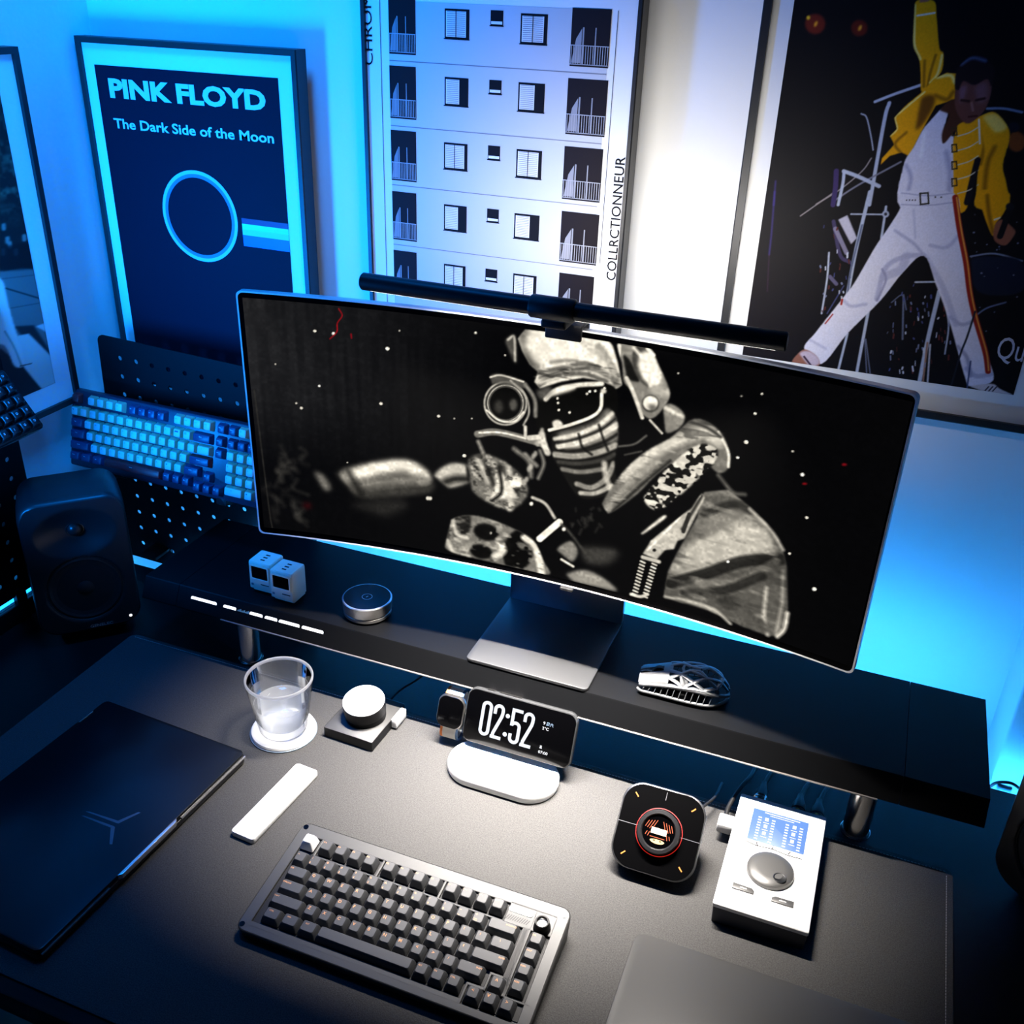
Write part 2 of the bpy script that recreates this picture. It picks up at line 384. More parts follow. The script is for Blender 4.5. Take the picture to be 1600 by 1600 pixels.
for k in range(7): stk(z5((1000+k*32, 760+k*8), (1050+k*24, 850+k*12)), 7, 205 if k % 2 else 30, m, 2.5, .8)
c.put(c.poly(z5((1130, 815), (1080, 935), (1200, 930)), 1.5, False), 230, .95); c.put(c.ell(z5((1190, 862))[0], 10, 10, 0, 1.5), 245); c.put(c.ell(z5((1165, 960))[0], 7, 9, 0, 1.5), 215)
stk(z5((1120, 800), (1130, 900), (1090, 940)), 5, 25, m, 2)
cloth(m, 31, 9, 7, .55)
# helmet
m = c.put(c.poly(z7((560, 122), (760, 135), (1010, 180), (1035, 210), (1062, 300), (1085, 420), (1050, 445), (980, 400), (880, 382), (760, 402), (640, 440), (610, 405), (630, 350), (585, 310), (545, 240), (520, 170)), .8, False), 236)
c.put(c.poly(z7((520, 130), (580, 122), (555, 190), (600, 290), (660, 330), (560, 330)), 4), 25, .85, m)
for P, w_, v in ((((620, 355), (760, 330), (880, 305), (960, 330)), 7, 60), (((640, 385), (780, 345), (900, 330)), 6, 40), (((620, 400), (720, 375), (800, 345)), 5, 210), (((700, 300), (800, 290), (900, 310)), 6, 120), (((630, 430), (700, 385), (860, 360), (1000, 400)), 7, 50), (((640, 410), (760, 375)), 5, 230), (((960, 220), (1030, 330), (1060, 420)), 14, 130), (((880, 200), (960, 260), (1000, 360)), 12, 190), (((905, 330), (960, 345), (1050, 400)), 9, 90)):
    stk(z7(*P), w_, v, m, 1.6, .75)
m = c.put(c.poly(z7((450, 185), (500, 150), (512, 230), (508, 305), (480, 260)), 1.5), 70); stk(z7((465, 175), (500, 160), (505, 290)), 4, 190, m, 1.2)
# ear cup
m = c.put(c.poly(z7((1058, 205), (1110, 190), (1235, 225), (1285, 320), (1345, 465), (1300, 560), (1240, 605), (1180, 560), (1130, 450), (1095, 400), (1085, 300)), .8), 128)
c.put(c.poly(z7((1090, 265), (1130, 290), (1180, 400), (1110, 380)), 1), 14, .95, m); c.put(c.ell(z7((1225, 320))[0], 22, 36, -22, 1), 60, 1, m); c.put(c.ell(z7((1240, 335))[0], 17, 29, -22, 2), 242, 1, m)
stk(z7((1070, 210), (1065, 330), (1080, 400)), 6, 240, m, 1); stk(z7((1150, 220), (1210, 300), (1240, 430)), 5, 225, m, 1.5); stk(z7((1260, 450), (1330, 470)), 14, 175, m, 3); stk(z7((1110, 385), (1150, 470), (1195, 600)), 6, 215, None, 1)
stk(z7((1225, 225), (1255, 260)), 6, 240, None, 1); c.put(c.ell(z7((1240, 523))[0], 13.5, 13.5, 0, .8), 40); c.put(c.ell(z7((1240, 520))[0], 11.5, 11, 0, .8), 244); c.put(c.ell(z7((1250, 545))[0], 7, 6, 0, 2), 90)
cloth(c.poly(z7((610, 400), (630, 340), (760, 300), (900, 290), (1050, 330), (1080, 430), (980, 400), (880, 382), (760, 402), (640, 440)), 1.5), 71, 22, 5, .5)
# goggles
c.put(c.poly(z7((610, 600), (640, 500), (720, 465), (820, 440), (970, 415), (1050, 440), (1060, 560), (1000, 620), (880, 650), (760, 690), (640, 690)), 1), 9)
stk(z7((670, 500), (720, 455), (830, 425), (975, 415)), 7, 215, None, 1.2); c.put(c.poly(z7((690, 485), (740, 435), (810, 425), (830, 445), (720, 480)), 1.5), 225, .9); c.put(c.poly(z7((620, 460), (690, 430), (700, 470), (640, 500)), 2.5), 120, .7)
stk(z7((690, 668), (800, 640), (920, 595), (968, 550), (975, 470)), 5, 235, None, .8); c.put(c.poly(z7((705, 625), (740, 612), (765, 645), (715, 660)), 1), 225)
for p in ((895, 470), (910, 458), (940, 455), (985, 455), (990, 440), (735, 495), (738, 520), (742, 558), (800, 572)): c.put(c.ell(z7(p)[0], 2, 2, 0, .4), 235)
c.put(c.ell(z7((985, 455))[0], 4.5, 4, 0, .8), 210)
# wrapped face cloth: plain folds
m = c.put(c.poly(z7((700, 690), (800, 655), (930, 605), (1000, 545), (1055, 600), (1065, 720), (1045, 850), (1055, 990), (960, 1035), (850, 1030), (760, 900), (705, 800)), 1), 20)
c.put(c.poly(z7((735, 690), (850, 660), (950, 620), (1010, 550), (1058, 610), (1060, 720), (960, 740), (870, 770), (770, 770)), 3), 150, .9, m)
for k, (P, w_, v) in enumerate([(((720, 715), (840, 690), (960, 640), (1040, 570)), 6, 228), (((740, 755), (850, 735), (970, 690), (1060, 640)), 9, 222), (((735, 738), (850, 712), (970, 665), (1050, 605)), 4, 25), (((760, 785), (860, 775), (980, 735), (1060, 690)), 5, 22), (((720, 800), (830, 810), (950, 790), (1050, 750)), 9, 170), (((740, 840), (850, 850), (980, 830), (1045, 800)), 6, 60), (((760, 880), (860, 895), (980, 880)), 7, 130), (((840, 960), (920, 980), (1000, 930), (1040, 850)), 8, 150), (((860, 1010), (940, 1010), (1030, 970)), 7, 180), (((850, 690), (870, 760), (920, 800)), 4, 15), (((960, 640), (985, 720), (1010, 780)), 4, 15)]): stk(z7(*P), w_, v, m, 1.4, .9)
stk(z7((990, 850), (1000, 930), (1030, 1000)), 9, 200, None, 2, .8)
# sight
for r_, w_, v in ((114, 5, 170), (104, 3, 60), (96, 3, 205), (88, 3, 90)): stk([(660+.2875*(452+r_*math.cos(a)), 480+.2875*(522+r_*math.sin(a)*1.02)) for a in np.linspace(0, 6.4, 30)], w_*.6, v, None, .8)
c.put(c.ell(z7((452, 522))[0], 24, 24, 0, 1), 8); c.put(c.ell(z7((415, 540))[0], 7, 10, 0, 2), 70, .7); c.put(c.ell(z7((495, 530))[0], 6, 9, 0, 1.5), 110, .7); stk(z7((350, 560), (420, 615), (500, 620), (550, 570)), 3, 225, None, .8)
c.put(c.poly(z7((368, 375), (420, 362), (550, 400), (555, 440), (480, 425), (400, 415), (380, 420)), 1), 90, .8); stk(z7((370, 380), (430, 370), (550, 405)), 2.5, 210, None, .8); stk(z7((560, 420), (610, 500), (615, 590)), 6, 120, None, 1.5); stk(z7((480, 400), (560, 480), (580, 570), (550, 640)), 3, 160, None, 1)
# rail and front grip
stk(z7((300, 690), (400, 678), (560, 715), (660, 745)), 11, 110, None, 1); stk(z7((310, 682), (420, 680), (560, 712)), 3, 225, None, .7); stk(z7((560, 650), (560, 700)), 5, 215, None, 1); stk(z7((650, 690), (660, 740), (680, 790)), 10, 205, None, 1.5); stk(z7((580, 710), (640, 705)), 8, 200, None, 1)
stk(z7((305, 730), (330, 790)), 6, 130, None, 2); stk(z7((640, 780), (660, 850), (630, 930)), 5, 120, None, 2); stk(z7((500, 770), (580, 840), (590, 920)), 7, 110, None, 2.5); stk(z7((560, 800), (620, 860)), 7, 120, None, 2)
for k in range(9): c.put(c.ell(z7((555+k*12, 950-k*35+(k % 2)*20))[0], 3.2, 4.5, 0, 1), 190, .8)
# magazine, straps
m = c.put(c.poly(z8((125, 310), (220, 290), (330, 320), (420, 360), (480, 400), (525, 490), (545, 545), (400, 515), (250, 480), (110, 440), (105, 390)), 1), 118)
for q, rx, ry, v in (((275, 362), 20, 13, 8), ((253, 446), 18, 11, 8), ((415, 440), 24, 34, 6), ((170, 330), 14, 22, 30)): c.put(c.ell(z8(q)[0], rx, ry, 15, 1.5), v, 1, m)
stk(z8((130, 310), (150, 370), (190, 385)), 7, 190, m, 2); stk(z8((110, 400), (140, 455), (200, 470)), 7, 200, m, 2); stk(z8((330, 400), (350, 440), (310, 470)), 10, 225, m, 2.5); stk(z8((440, 385), (490, 430), (515, 540)), 11, 235, m, 2); c.put(c.ell(z8((295, 366))[0], 2, 2, 0, .5), 240)
cloth(m, 81, 14, 9, .5)
stk(z8((505, 392), (592, 318)), 10, 242, None, .8, ); stk(z8((475, 213), (530, 240), (570, 300)), 5, 180, None, 1.2); stk(z8((600, 330), (640, 370), (700, 450)), 4, 60, None, 2)
m = c.put(c.poly(z8((580, 440), (640, 400), (670, 450), (640, 490)), 1.5), 140, .9); c.put(c.poly(z8((680, 430), (840, 440), (800, 500), (700, 490)), 4), 70, .8); c.put(c.poly(z8((620, 545), (700, 525), (780, 560), (840, 615), (760, 600), (650, 575)), 2), 165, .9); stk(z8((600, 480), (650, 510)), 4, 220, None, 1)
for q in ((610, 350), (470, 240), (24, 216), (34, 217)): c.put(c.ell(z8(q)[0], 3, 3, 0, .6), 235)
# collar and patterned scarf
m = c.put(c.poly(z6((215, 820), (300, 690), (400, 600), (500, 545), (600, 465), (700, 510), (745, 600), (745, 665), (700, 690), (640, 640), (560, 620), (440, 700), (360, 780), (240, 860)), 1), 110)
stk(z6((310, 700), (420, 610), (540, 550), (640, 520), (700, 560)), 17, 215, m, 4, .85); stk(z6((230, 840), (330, 730), (450, 640)), 8, 160, m, 2, .8); stk(z6((260, 850), (380, 740), (500, 640)), 5, 30, m, 1.5, .8); stk(z6((700, 520), (740, 600), (742, 665)), 4, 235, None, 1); stk(z6((560, 470), (650, 500), (710, 540)), 5, 60, m, 1.5)
m = c.poly(z6((470, 690), (540, 620), (620, 570), (690, 585), (690, 640), (610, 720), (520, 800), (440, 845), (390, 790)), 1); n1 = c.noise((7, 5), 11); n2 = c.noise((4, 3), 5)
c.put(m, 18); c.put(m*np.clip(((n1*.6+n2*.4)-.44)*9, 0, 1), 205)
m = c.put(c.poly(z6((470, 420), (510, 405), (560, 450), (540, 500), (480, 520)), 1), 130); stk(z6((480, 420), (550, 455)), 6, 215, m, 1.5); stk(z6((415, 470), (465, 525)), 3.5, 200, None, .8); stk(z6((285, 580), (350, 570), (400, 535)), 3, 90, None, 1.2); stk(z6((310, 615), (380, 600)), 2.5, 70, None, 1.2)
cloth(c.poly(z6((215, 820), (300, 690), (400, 600), (500, 545), (600, 465), (700, 510), (740, 560), (600, 560), (470, 650), (360, 760), (240, 860)), 1), 41, 26, 6, .5)
# shoulder and sleeve
m = c.put(c.poly(z6((470, 1210), (490, 1100), (540, 1000), (610, 880), (640, 770), (740, 760), (830, 830), (900, 900), (965, 1000), (985, 1080), (990, 1260), (960, 1370), (910, 1370), (800, 1330), (650, 1260)), .9, False), 84)
c.put(c.poly(z6((495, 1105), (560, 1000), (690, 930), (800, 880), (880, 920), (915, 990), (860, 1040), (700, 1080), (560, 1120)), 5), 184, .95, m); c.put(c.poly(z6((590, 900), (720, 860), (800, 880), (640, 950)), 6), 140, .8, m)
for P, w_, v, a_ in ((((500, 1150), (650, 1110), (800, 1060), (960, 1050)), 18, 22, .85), (((620, 1150), (780, 1140), (940, 1060)), 12, 110, .8), (((560, 1190), (720, 1180), (880, 1120)), 14, 30, .8), (((640, 860), (760, 820), (850, 860)), 12, 35, .85), (((830, 840), (920, 930), (970, 1010)), 4, 205, .9), (((700, 700), (760, 770), (810, 780)), 6, 100, .8), (((640, 780), (720, 770), (820, 800)), 9, 120, .7), (((620, 990), (720, 950), (870, 930)), 9, 205, .6), (((900, 1170), (890, 1290), (905, 1365)), 6, 190, .8), (((970, 1100), (965, 1230), (940, 1360)), 5, 170, .8), (((988, 1275), (975, 1340), (945, 1372)), 6, 235, .9), (((650, 1200), (800, 1240), (900, 1340)), 12, 70, .8), (((480, 1205), (560, 1220), (680, 1260), (750, 1318)), 4, 205, .9), (((850, 1000), (912, 985), (890, 930)), 10, 200, .5)): stk(z6(*P), w_, v, m if w_ > 6 else None, 2, a_)
cloth(m, 61, 34, 12, .38, 215)
# knife on the strap
m = c.put(c.poly(z8((1205, 195), (1218, 215), (1160, 330), (1130, 390), (1100, 400), (1085, 435), (1045, 440), (1010, 480), (950, 455), (985, 400), (1080, 320), (1160, 260)), .8, False), 178)
stk(z8((1205, 205), (1120, 350)), 5, 60, m, 1.2); stk(z8((1150, 285), (1125, 360)), 6, 40, m, .8); stk(z8((1195, 205), (1080, 330), (970, 440)), 3, 240, m, 1); c.put(c.ell(z8((1000, 440))[0], 3, 2.5, 0, .5), 20); stk(z8((990, 400), (1060, 370)), 8, 215, m, 3, .8)
for a, b_ in (((950, 490), (915, 630)), ((1000, 500), (960, 640))):
    stk(z8(a, b_), 8, 30, None, .8)
    for k in range(11): stk(z8((a[0]+(b_[0]-a[0])*k/10-9, a[1]+(b_[1]-a[1])*k/10-3), (a[0]+(b_[0]-a[0])*k/10+9, a[1]+(b_[1]-a[1])*k/10+5)), 2.6, 225, None, .6)
stk(z8((950, 470), (1020, 490)), 6, 200, None, 1); stk(z8((900, 630), (940, 640), (970, 630)), 5, 210, None, 1); c.put(c.poly(z8((940, 370), (1000, 320), (1040, 290), (1050, 300), (990, 345), (950, 372)), 1), 225)
rg = np.random.RandomState(12)
for k in range(16): a, b_ = rg.uniform(630, 770), rg.uniform(255, 350); stk(z8((a, b_), (a+rg.uniform(-14, 14), b_+rg.uniform(5, 22))), rg.uniform(2, 5), 48, None, 2, .7)
# sparks, smoke and red flecks
for q, r_, v in ((z5((352, 232)), 2, 230), (z5((430, 243)), 2.2, 235), (z5((655, 306)), 2.6, 240), (z5((705, 231)), 1.2, 200), (z5((1022, 240)), 1.8, 220), (z5((371, 461)), 1.6, 220), (z5((296, 553)), 2, 230), (z5((628, 535)), 2.2, 235), (z5((868, 587)), 2, 220), (z5((933, 597)), 1.2, 190), (z5((1006, 597)), 1.2, 190), (z5((188, 370)), 1.2, 190), (z5((975, 752)), 2.4, 235), (z5((1145, 333)), 1.4, 200), (z5((488, 780)), 1, 190), (z5((275, 533)), 1.4, 200), (z6((853, 443)), 2, 235), (z6((882, 361)), 1.6, 220), (z6((816, 562)), 2.8, 240), (z6((780, 626)), 2, 235), (z6((1010, 600)), 1.6, 200), (z6((1050, 697)), 2.6, 240), (z6((1068, 876)), 2, 235), (z6((997, 1026)), 1.8, 225), (z6((1100, 1174)), 2.8, 240), (z6((740, 1060)), 2, 230), (z6((533, 275)), 1.4, 180), (z6((796, 370)), 1.4, 140)): c.put(c.ell(q[0], r_*1.25, r_, 20, .35), v)
stk(z5((452, 140), (466, 168), (446, 200), (444, 235), (415, 265)), 1.6, (150, 14, 22), None, .6); stk(z5((503, 245), (505, 262)), 2, (130, 10, 20), None, .6); c.put(c.ell(z5((320, 960))[0], 7, 5, 0, 3), (70, 10, 14), .6); c.put(c.ell(z6((1060, 735))[0], 4, 1.5, 0, .6), (140, 12, 20)); c.put(c.ell(z6((1225, 655))[0], 4, 2, 0, .6), (110, 10, 18))
for k in range(22): a, b_ = rg.uniform(160, 320), rg.uniform(690, 1000); stk(z5((a, b_), (a+rg.uniform(-25, 30), b_+rg.uniform(10, 40)), (a+rg.uniform(-10, 50), b_+rg.uniform(20, 70))), rg.uniform(2, 7), 62, None, 4, rg.uniform(.2, .6))
stk(z5((100, 480), (160, 960), (175, 1050)), 2, 44, None, .8, .8)
c.a = (c.a*1.16*(.88+.22*c.noise((3, 3), 21)*c.noise((9, 5), 4)*1.6)[..., None].clip(0, 1.1))
u = np.linspace(X0, X1, SW)/MR; vz = np.linspace(Z1, Z0, SH); pos = np.zeros((SH, SW, 3))
pos[..., 0] = (MR*np.sin(u)+MX)[None]; pos[..., 1] = (MY-MR+MR*np.cos(u)-.0003)[None]; pos[..., 2] = vz[:, None]
c.mesh('screen', pos, mat_attr('screen_picture', True, .12), t)

# ------------------------------------------------------------------ monitor light bar
LX0, LX1, LY, LZ = -.577, -.0865, 1.022, .648
t = thing('monitor_light_bar', 'slim black light bar clipped on top of the curved monitor', 'light bar', (0, 0, 0))
b = B(); M = T(LX0, LY, LZ) @ RY(90)
b.lathe([(.0090, 0), (.0102, .0015), (.0102, LX1-LX0-.0015), (.0090, LX1-LX0)], 32, M=M); b.done('tube', BLACKM, t)
B().lathe([(.0118, 0), (.0130, .002), (.0130, .050), (.0118, .052)], 32, M=T(-.366, LY, LZ) @ RY(90)).done('sleeve', BLACKP, t)
B().box((-.3405, 1.066, .6085), (.044, .0055, .018), bev=.0015).box((-.3405, 1.082, .6165), (.044, .036, .005), bev=.002).box((-.3405, 1.100, .590), (.040, .014, .055), bev=.004).box((-.3405, 1.045, .628), (.030, .040, .010), bev=.003).done('clip', BLACKP, t)
B().box(((LX0+LX1)/2, LY+.002, LZ-.0098), (.470, .006, .0016), bev=.0005).done('down_light', WARM, t)
B().box(((LX0+LX1)/2, LY+.0097, LZ+.001), (.470, .0022, .006), bev=.0005).done('back_light', WARM, t)
area('down_lamp', ((LX0+LX1)/2, LY-.004, LZ-.0125), ((LX0+LX1)/2, LY-.038, LZ-.62), .46, .008, 11.2, (1, .93, .86), 65, t)
area('back_lamp', ((LX0+LX1)/2+.0, LY+.0125, LZ+.001), ((LX0+LX1)/2+.0, YW, LZ-.01), .34, .008, 1.25, (1, .95, .89), 112, t)

# ------------------------------------------------------------------ framed posters
YF = 1.35
PRINT = mat_attr('poster_print', False, .55)
XZ = Matrix(((1, 0, 0, 0), (0, 0, -1, 0), (0, 1, 0, 0), (0, 0, 0, 1)))      # local (x, y) -> world (x, z), facing the viewer
def frame(x0, x1, z0, z1, yf, dp, bw, label, M0=None, rot=(0, 0, 0)):
    # origin at the bottom centre of the frame's front face
    cx = (x0+x1)/2; t = thing('framed_poster', label, 'poster', (cx, yf, z0), rot)
    W, H = x1-x0, z1-z0; b = B()
    o = [(-W/2, 0), (W/2, 0), (W/2, H), (-W/2, H)]; i = [(-W/2+bw, bw), (W/2-bw, bw), (W/2-bw, H-bw), (-W/2+bw, H-bw)]
    lip = .0015
    oi = [(-W/2+lip, lip), (W/2-lip, lip), (W/2-lip, H-lip), (-W/2+lip, H-lip)]
    b.rings([[(x, dp, z) for x, z in o], [(x, lip, z) for x, z in o], [(x, 0, z) for x, z in oi], [(x, 0, z) for x, z in i], [(x, .006, z) for x, z in i]], cap=(True, False))
    b.box((-W*.3, dp+(YW-yf-dp)/2, H*.93), (.02, YW-yf-dp, .02)).box((W*.3, dp+(YW-yf-dp)/2, H*.93), (.02, YW-yf-dp, .02)).box((-W*.3, dp+(YW-yf-dp)/2, H*.05), (.02, YW-yf-dp, .02)).box((W*.3, dp+(YW-yf-dp)/2, H*.05), (.02, YW-yf-dp, .02))
    b.done('frame', FRAMEK, t, smooth=0)
    B().face([(x, .0058, z) for x, z in [(-W/2+bw, bw), (W/2-bw, bw), (W/2-bw, H-bw), (-W/2+bw, H-bw)]]).done('mount', WHITEC, t, smooth=0, recalc=False)
    return t, cx, z0
def layer(y): return T(0, y, 0) @ XZ
# dark blue music poster in the left corner
t, cx, z0 = frame(-1.256, -.857, .262, .868, YF, .027, .009, 'framed dark blue poster with two lines of pale lettering above a ring')
pl = lambda px, py: (lambda P: (P.x-cx, P.z-z0))(onY(px, py, YF+.0055))
x0, zt = pl(147, 100.6); x1, _ = pl(434.4, 123.4)
b = B(); LY0 = layer(.0054); b.face([(x0, .04, 0), (x1, .04, 0), (x1, zt, 0), (x0, zt, 0)], 0, LY0)
def lettering(b, txt, tl, bl, tr, mi, Y, bold, ital=0):
    a, c, d = pl(*tl), pl(*bl), pl(*tr); b.text(txt, c[0], c[1], d[0]-c[0], a[1]-c[1], mi, layer(Y), bold)
lettering(b, 'PINK FLOYD', (169, 121.5), (173, 153), (414, 140.6), 1, .0050, .045)
lettering(b, 'The Dark Side of the Moon', (176, 184), (179.5, 200), (428.5, 222), 1, .0050, .02)
cc = pl(312, 335); Rg = .072
b.rings([[(cc[0]+r*math.cos(a), cc[1]-.004+r*math.sin(a), 0) for a in np.linspace(0, 2*math.pi, 64, False)] for r in (Rg, Rg-.0055)], 2, (False, False), layer(.0050))
b.rings([[(cc[0]+r*math.cos(a), cc[1]-.004+r*math.sin(a), 0) for a in np.linspace(0, 2*math.pi, 64, False)] for r in (Rg-.0055, Rg-.011)], 7, (False, False), layer(.0050))
for k in range(5):
    zb = pl(400, 352)[1]-k*.0088
    b.face([(cc[0]+Rg+.008, zb, 0), (x1, zb, 0), (x1, zb+.0088, 0), (cc[0]+Rg+.008, zb+.0088, 0)], 3+min(k, 3), layer(.0050))
b.done('print', [mat('navy_ink', (.004, .007, .017), .6, spec=.08), mat('pale_ink', (.62, .68, .74), .5), mat('pale_blue_ink', (.42, .55, .66), .5), mat('dark_red_ink', (.10, .02, .10), .5), mat('green_ink', (.20, .75, .22), .5), mat('cyan_ink', (.25, .62, .78), .5), mat('blue_ink', (.03, .12, .62), .5), mat('mid_blue_ink', (.10, .18, .34), .5)], t, smooth=0, recalc=False)

# black and white architecture poster in the middle
t, cx, z0 = frame(-.751, -.353, .392, .992, YF, .030, .0062, 'framed poster of a pale apartment facade with vertical lettering, behind the monitor')
q3 = lambda a, b_: pl(500+a*.375, b_*.375)
b = B(); L1, L2, L3, L4 = layer(.0054), layer(.0050), layer(.0046), layer(.0042)
px0, pzt = q3(284, 0); px1, _ = q3(1213, 40); pzt = .936-z0
b.face([(px0, .035, 0), (px1, .035, 0), (px1, pzt, 0), (px0, pzt, 0)], 0, L1)
def rect(x0, z0_, x1, z1, mi, L): b.face([(min(x0, x1), min(z0_, z1), 0), (max(x0, x1), min(z0_, z1), 0), (max(x0, x1), max(z0_, z1), 0), (min(x0, x1), max(z0_, z1), 0)], mi, L)
def wrect(tl, br, mi=1, L=L2):
    a, c = q3(*tl), q3(*br); rect(a[0], a[1], c[0], c[1], mi, L); return a[0], a[1], c[0], c[1]
def shutter(tl, br, op):
    x0, z1, x1, z0_ = wrect(tl, br); W = x1-x0; m = W*.06
    xe = x1-W*.13 if not op else x0+W*.62
    rect(x0+m, z0_+m, xe, z1-m*1.2, 2, L3); n = 13
    for k in range(n): zz = z0_+m+(z1-z0_-2.2*m)*(k+.5)/n; rect(x0+m*1.6, zz, xe-m*.5, zz+.0007, 3, L4)
    if not op: rect((x0+m+xe)/2-.0005, z0_+m, (x0+m+xe)/2+.0005, z1-m, 1, L4)
    rect(x0-.001, z0_-.0012, x1+.001, z0_, 1, L4)
def balcony(tl, br, left):
    x0, z1, x1, z0_ = wrect(tl, br, 4); W, H = x1-x0, z1-z0_
    rect(x0+W*.30, z0_+H*.05, x0+W*.34, z1-H*.32, 3, L3); rect(x0+W*.62, z0_+H*.05, x0+W*.65, z1-H*.32, 3, L3)
    b.face([(x0+W*.04, z0_+H*.06, 0), (x0+W*.28, z0_+H*.06, 0), (x0+W*.28, z0_+H*.66, 0), (x0+W*.14, z0_+H*.48, 0)], 3 if not left else 5, L3)
    rect(x0, z0_+H*.36, x1, z0_+H*.375, 6, L4); rect(x0, z0_+H*.03, x1, z0_+H*.045, 6, L4)
    n = 16
    for k in range(n): xx = x0+W*(k+.5)/n; rect(xx-.0004, z0_+H*.03, xx+.0004, z0_+H*.36, 6, L4)
for lw, sm, rw, lb, rb, o in (((520, 35, 622, 165), (712, 42, 763, 108), (838, 55, 945, 187), (284, -40, 400, 230), (1053, 32, 1200, 285), 0), ((520, 320, 618, 445), (706, 332, 756, 393), (828, 342, 933, 470), (289, 272, 402, 500), (1035, 325, 1185, 572), 1), ((517, 592, 614, 712), (701, 605, 750, 668), (820, 620, 921, 747), (295, 540, 403, 760), (1020, 608, 1165, 845), 0), ((517, 850, 611, 968), (697, 868, 745, 928), (811, 887, 911, 1003), (301, 795, 404, 1008), (1008, 878, 1150, 1107), 1), ((517, 1098, 606, 1213), (690, 1118, 738, 1175), (806, 1138, 899, 1250), (307, 1040, 405, 1240), (998, 1135, 1130, 1340), 0)):
    shutter(lw[:2], lw[2:], o); shutter(rw[:2], rw[2:], o)
    x0, z1, x1, zb = wrect(sm[:2], sm[2:]); rect(x0+.001, zb+.0015, x1-.001, zb+.005, 2, L3); rect(x0-.001, zb-.0012, x1+.0012, zb+.0002, 1, L4)
    for q, lf in ((lb, True), (rb, False)):
        balcony((q[0], max(q[1], -12)), q[2:], lf)
for a, c in (((285, 250), (1195, 312)), ((295, 522), (1170, 600)), ((303, 772), (1155, 858)), ((305, 1022), (1140, 1118)), ((310, 1262), (1140, 1390))):
    z = (q3(*a)[1]+q3(*c)[1])/2; rect(px0, z-.0005, px1, z+.0005, 5, L2)
lx = q3(255, 250)[0]; rect(lx-.0004, .035, lx+.0004, .57, 1, L2)
rx = q3(1225, 300)[0]; rect(rx-.0004, q3(1180, 1100)[1], rx+.0004, q3(1253, 45)[1], 1, L2)
VT = lambda L, x, z: L @ Matrix(((0, -1, 0, x), (1, 0, 0, z), (0, 0, 1, 0), (0, 0, 0, 1)))
a, e = q3(228, 272), q3(212, -200); b.text('CHROMATIQUE', 0, 0, .176, .0155, 1, VT(L2, a[0], a[1]), 0)
a = q3(1228, 1170); e = q3(1275, 655); b.text('COLLRCTIONNEUR', 0, 0, e[1]-a[1], .0135, 1, VT(L2, a[0]+.001, a[1]), .008)
b.done('print', [mat('facade_grey', (.52, .52, .53), .6), INK, mat('shutter_white', (.74, .74, .75), .6), mat('shutter_grey', (.26, .26, .28), .6), mat('balcony_dark', (.012, .009, .011), .6, spec=.1), mat('line_grey', (.20, .20, .22), .6), mat('rail_grey', (.36, .36, .38), .6)], t, smooth=0, recalc=False)

# stage performer poster at right
t, cx, z0 = frame(-.207, .213, .470, 1.075, YF, .030, .0105, 'framed concert poster of a singer in a yellow jacket with one arm raised, at right')
pl = lambda px, py: (lambda P: (P.x-cx, P.z-z0))(onY(px, py, YF+.0054))
ax0, azb = -.172-cx, .518-z0; ax1 = .174-cx; azt = 1.04-z0; PW, PH = 420, 634
cv = Canvas(PW, PH, lambda px, py: (lambda q: ((q[0]-ax0)/(ax1-ax0)*(PW-1), (azt-q[1])/(azt-azb)*(PH-1)))(pl(px, py)), (12, 10, 13))
p5 = lambda *L: [(1140+a*.2875, b_*.2875) for a, b_ in L]
p6 = lambda *L: [(1140+a*.2875, 300+b_*.2875) for a, b_ in L]
c = cv
def stk(P, w_, v, clip=None, soft=.8, al=1): c.put(c.line(P, w_, soft), v, al, clip)
c.a += (.03*np.clip((c.Y-250)/350, 0, 1)*np.clip(1-c.X/250, 0, 1))[..., None]*np.array((1.2, .9, 1.1))
for q, r_, cl in ((p5((465, 130))[0], 16, (110, 34, 22)), (p5((705, 152))[0], 13, (92, 26, 16))): c.put(c.ell(q, r_, r_, 0, 1.5), cl); c.put(c.ell((q[0]+1, q[1]), 2.5, 5, 25, 1), (240, 160, 40))
c.put(c.ell(p5((428, 96))[0], 3, 3.5, 0, .8), (240, 190, 40))
STL = (176, 184, 204); STD = (96, 104, 130)
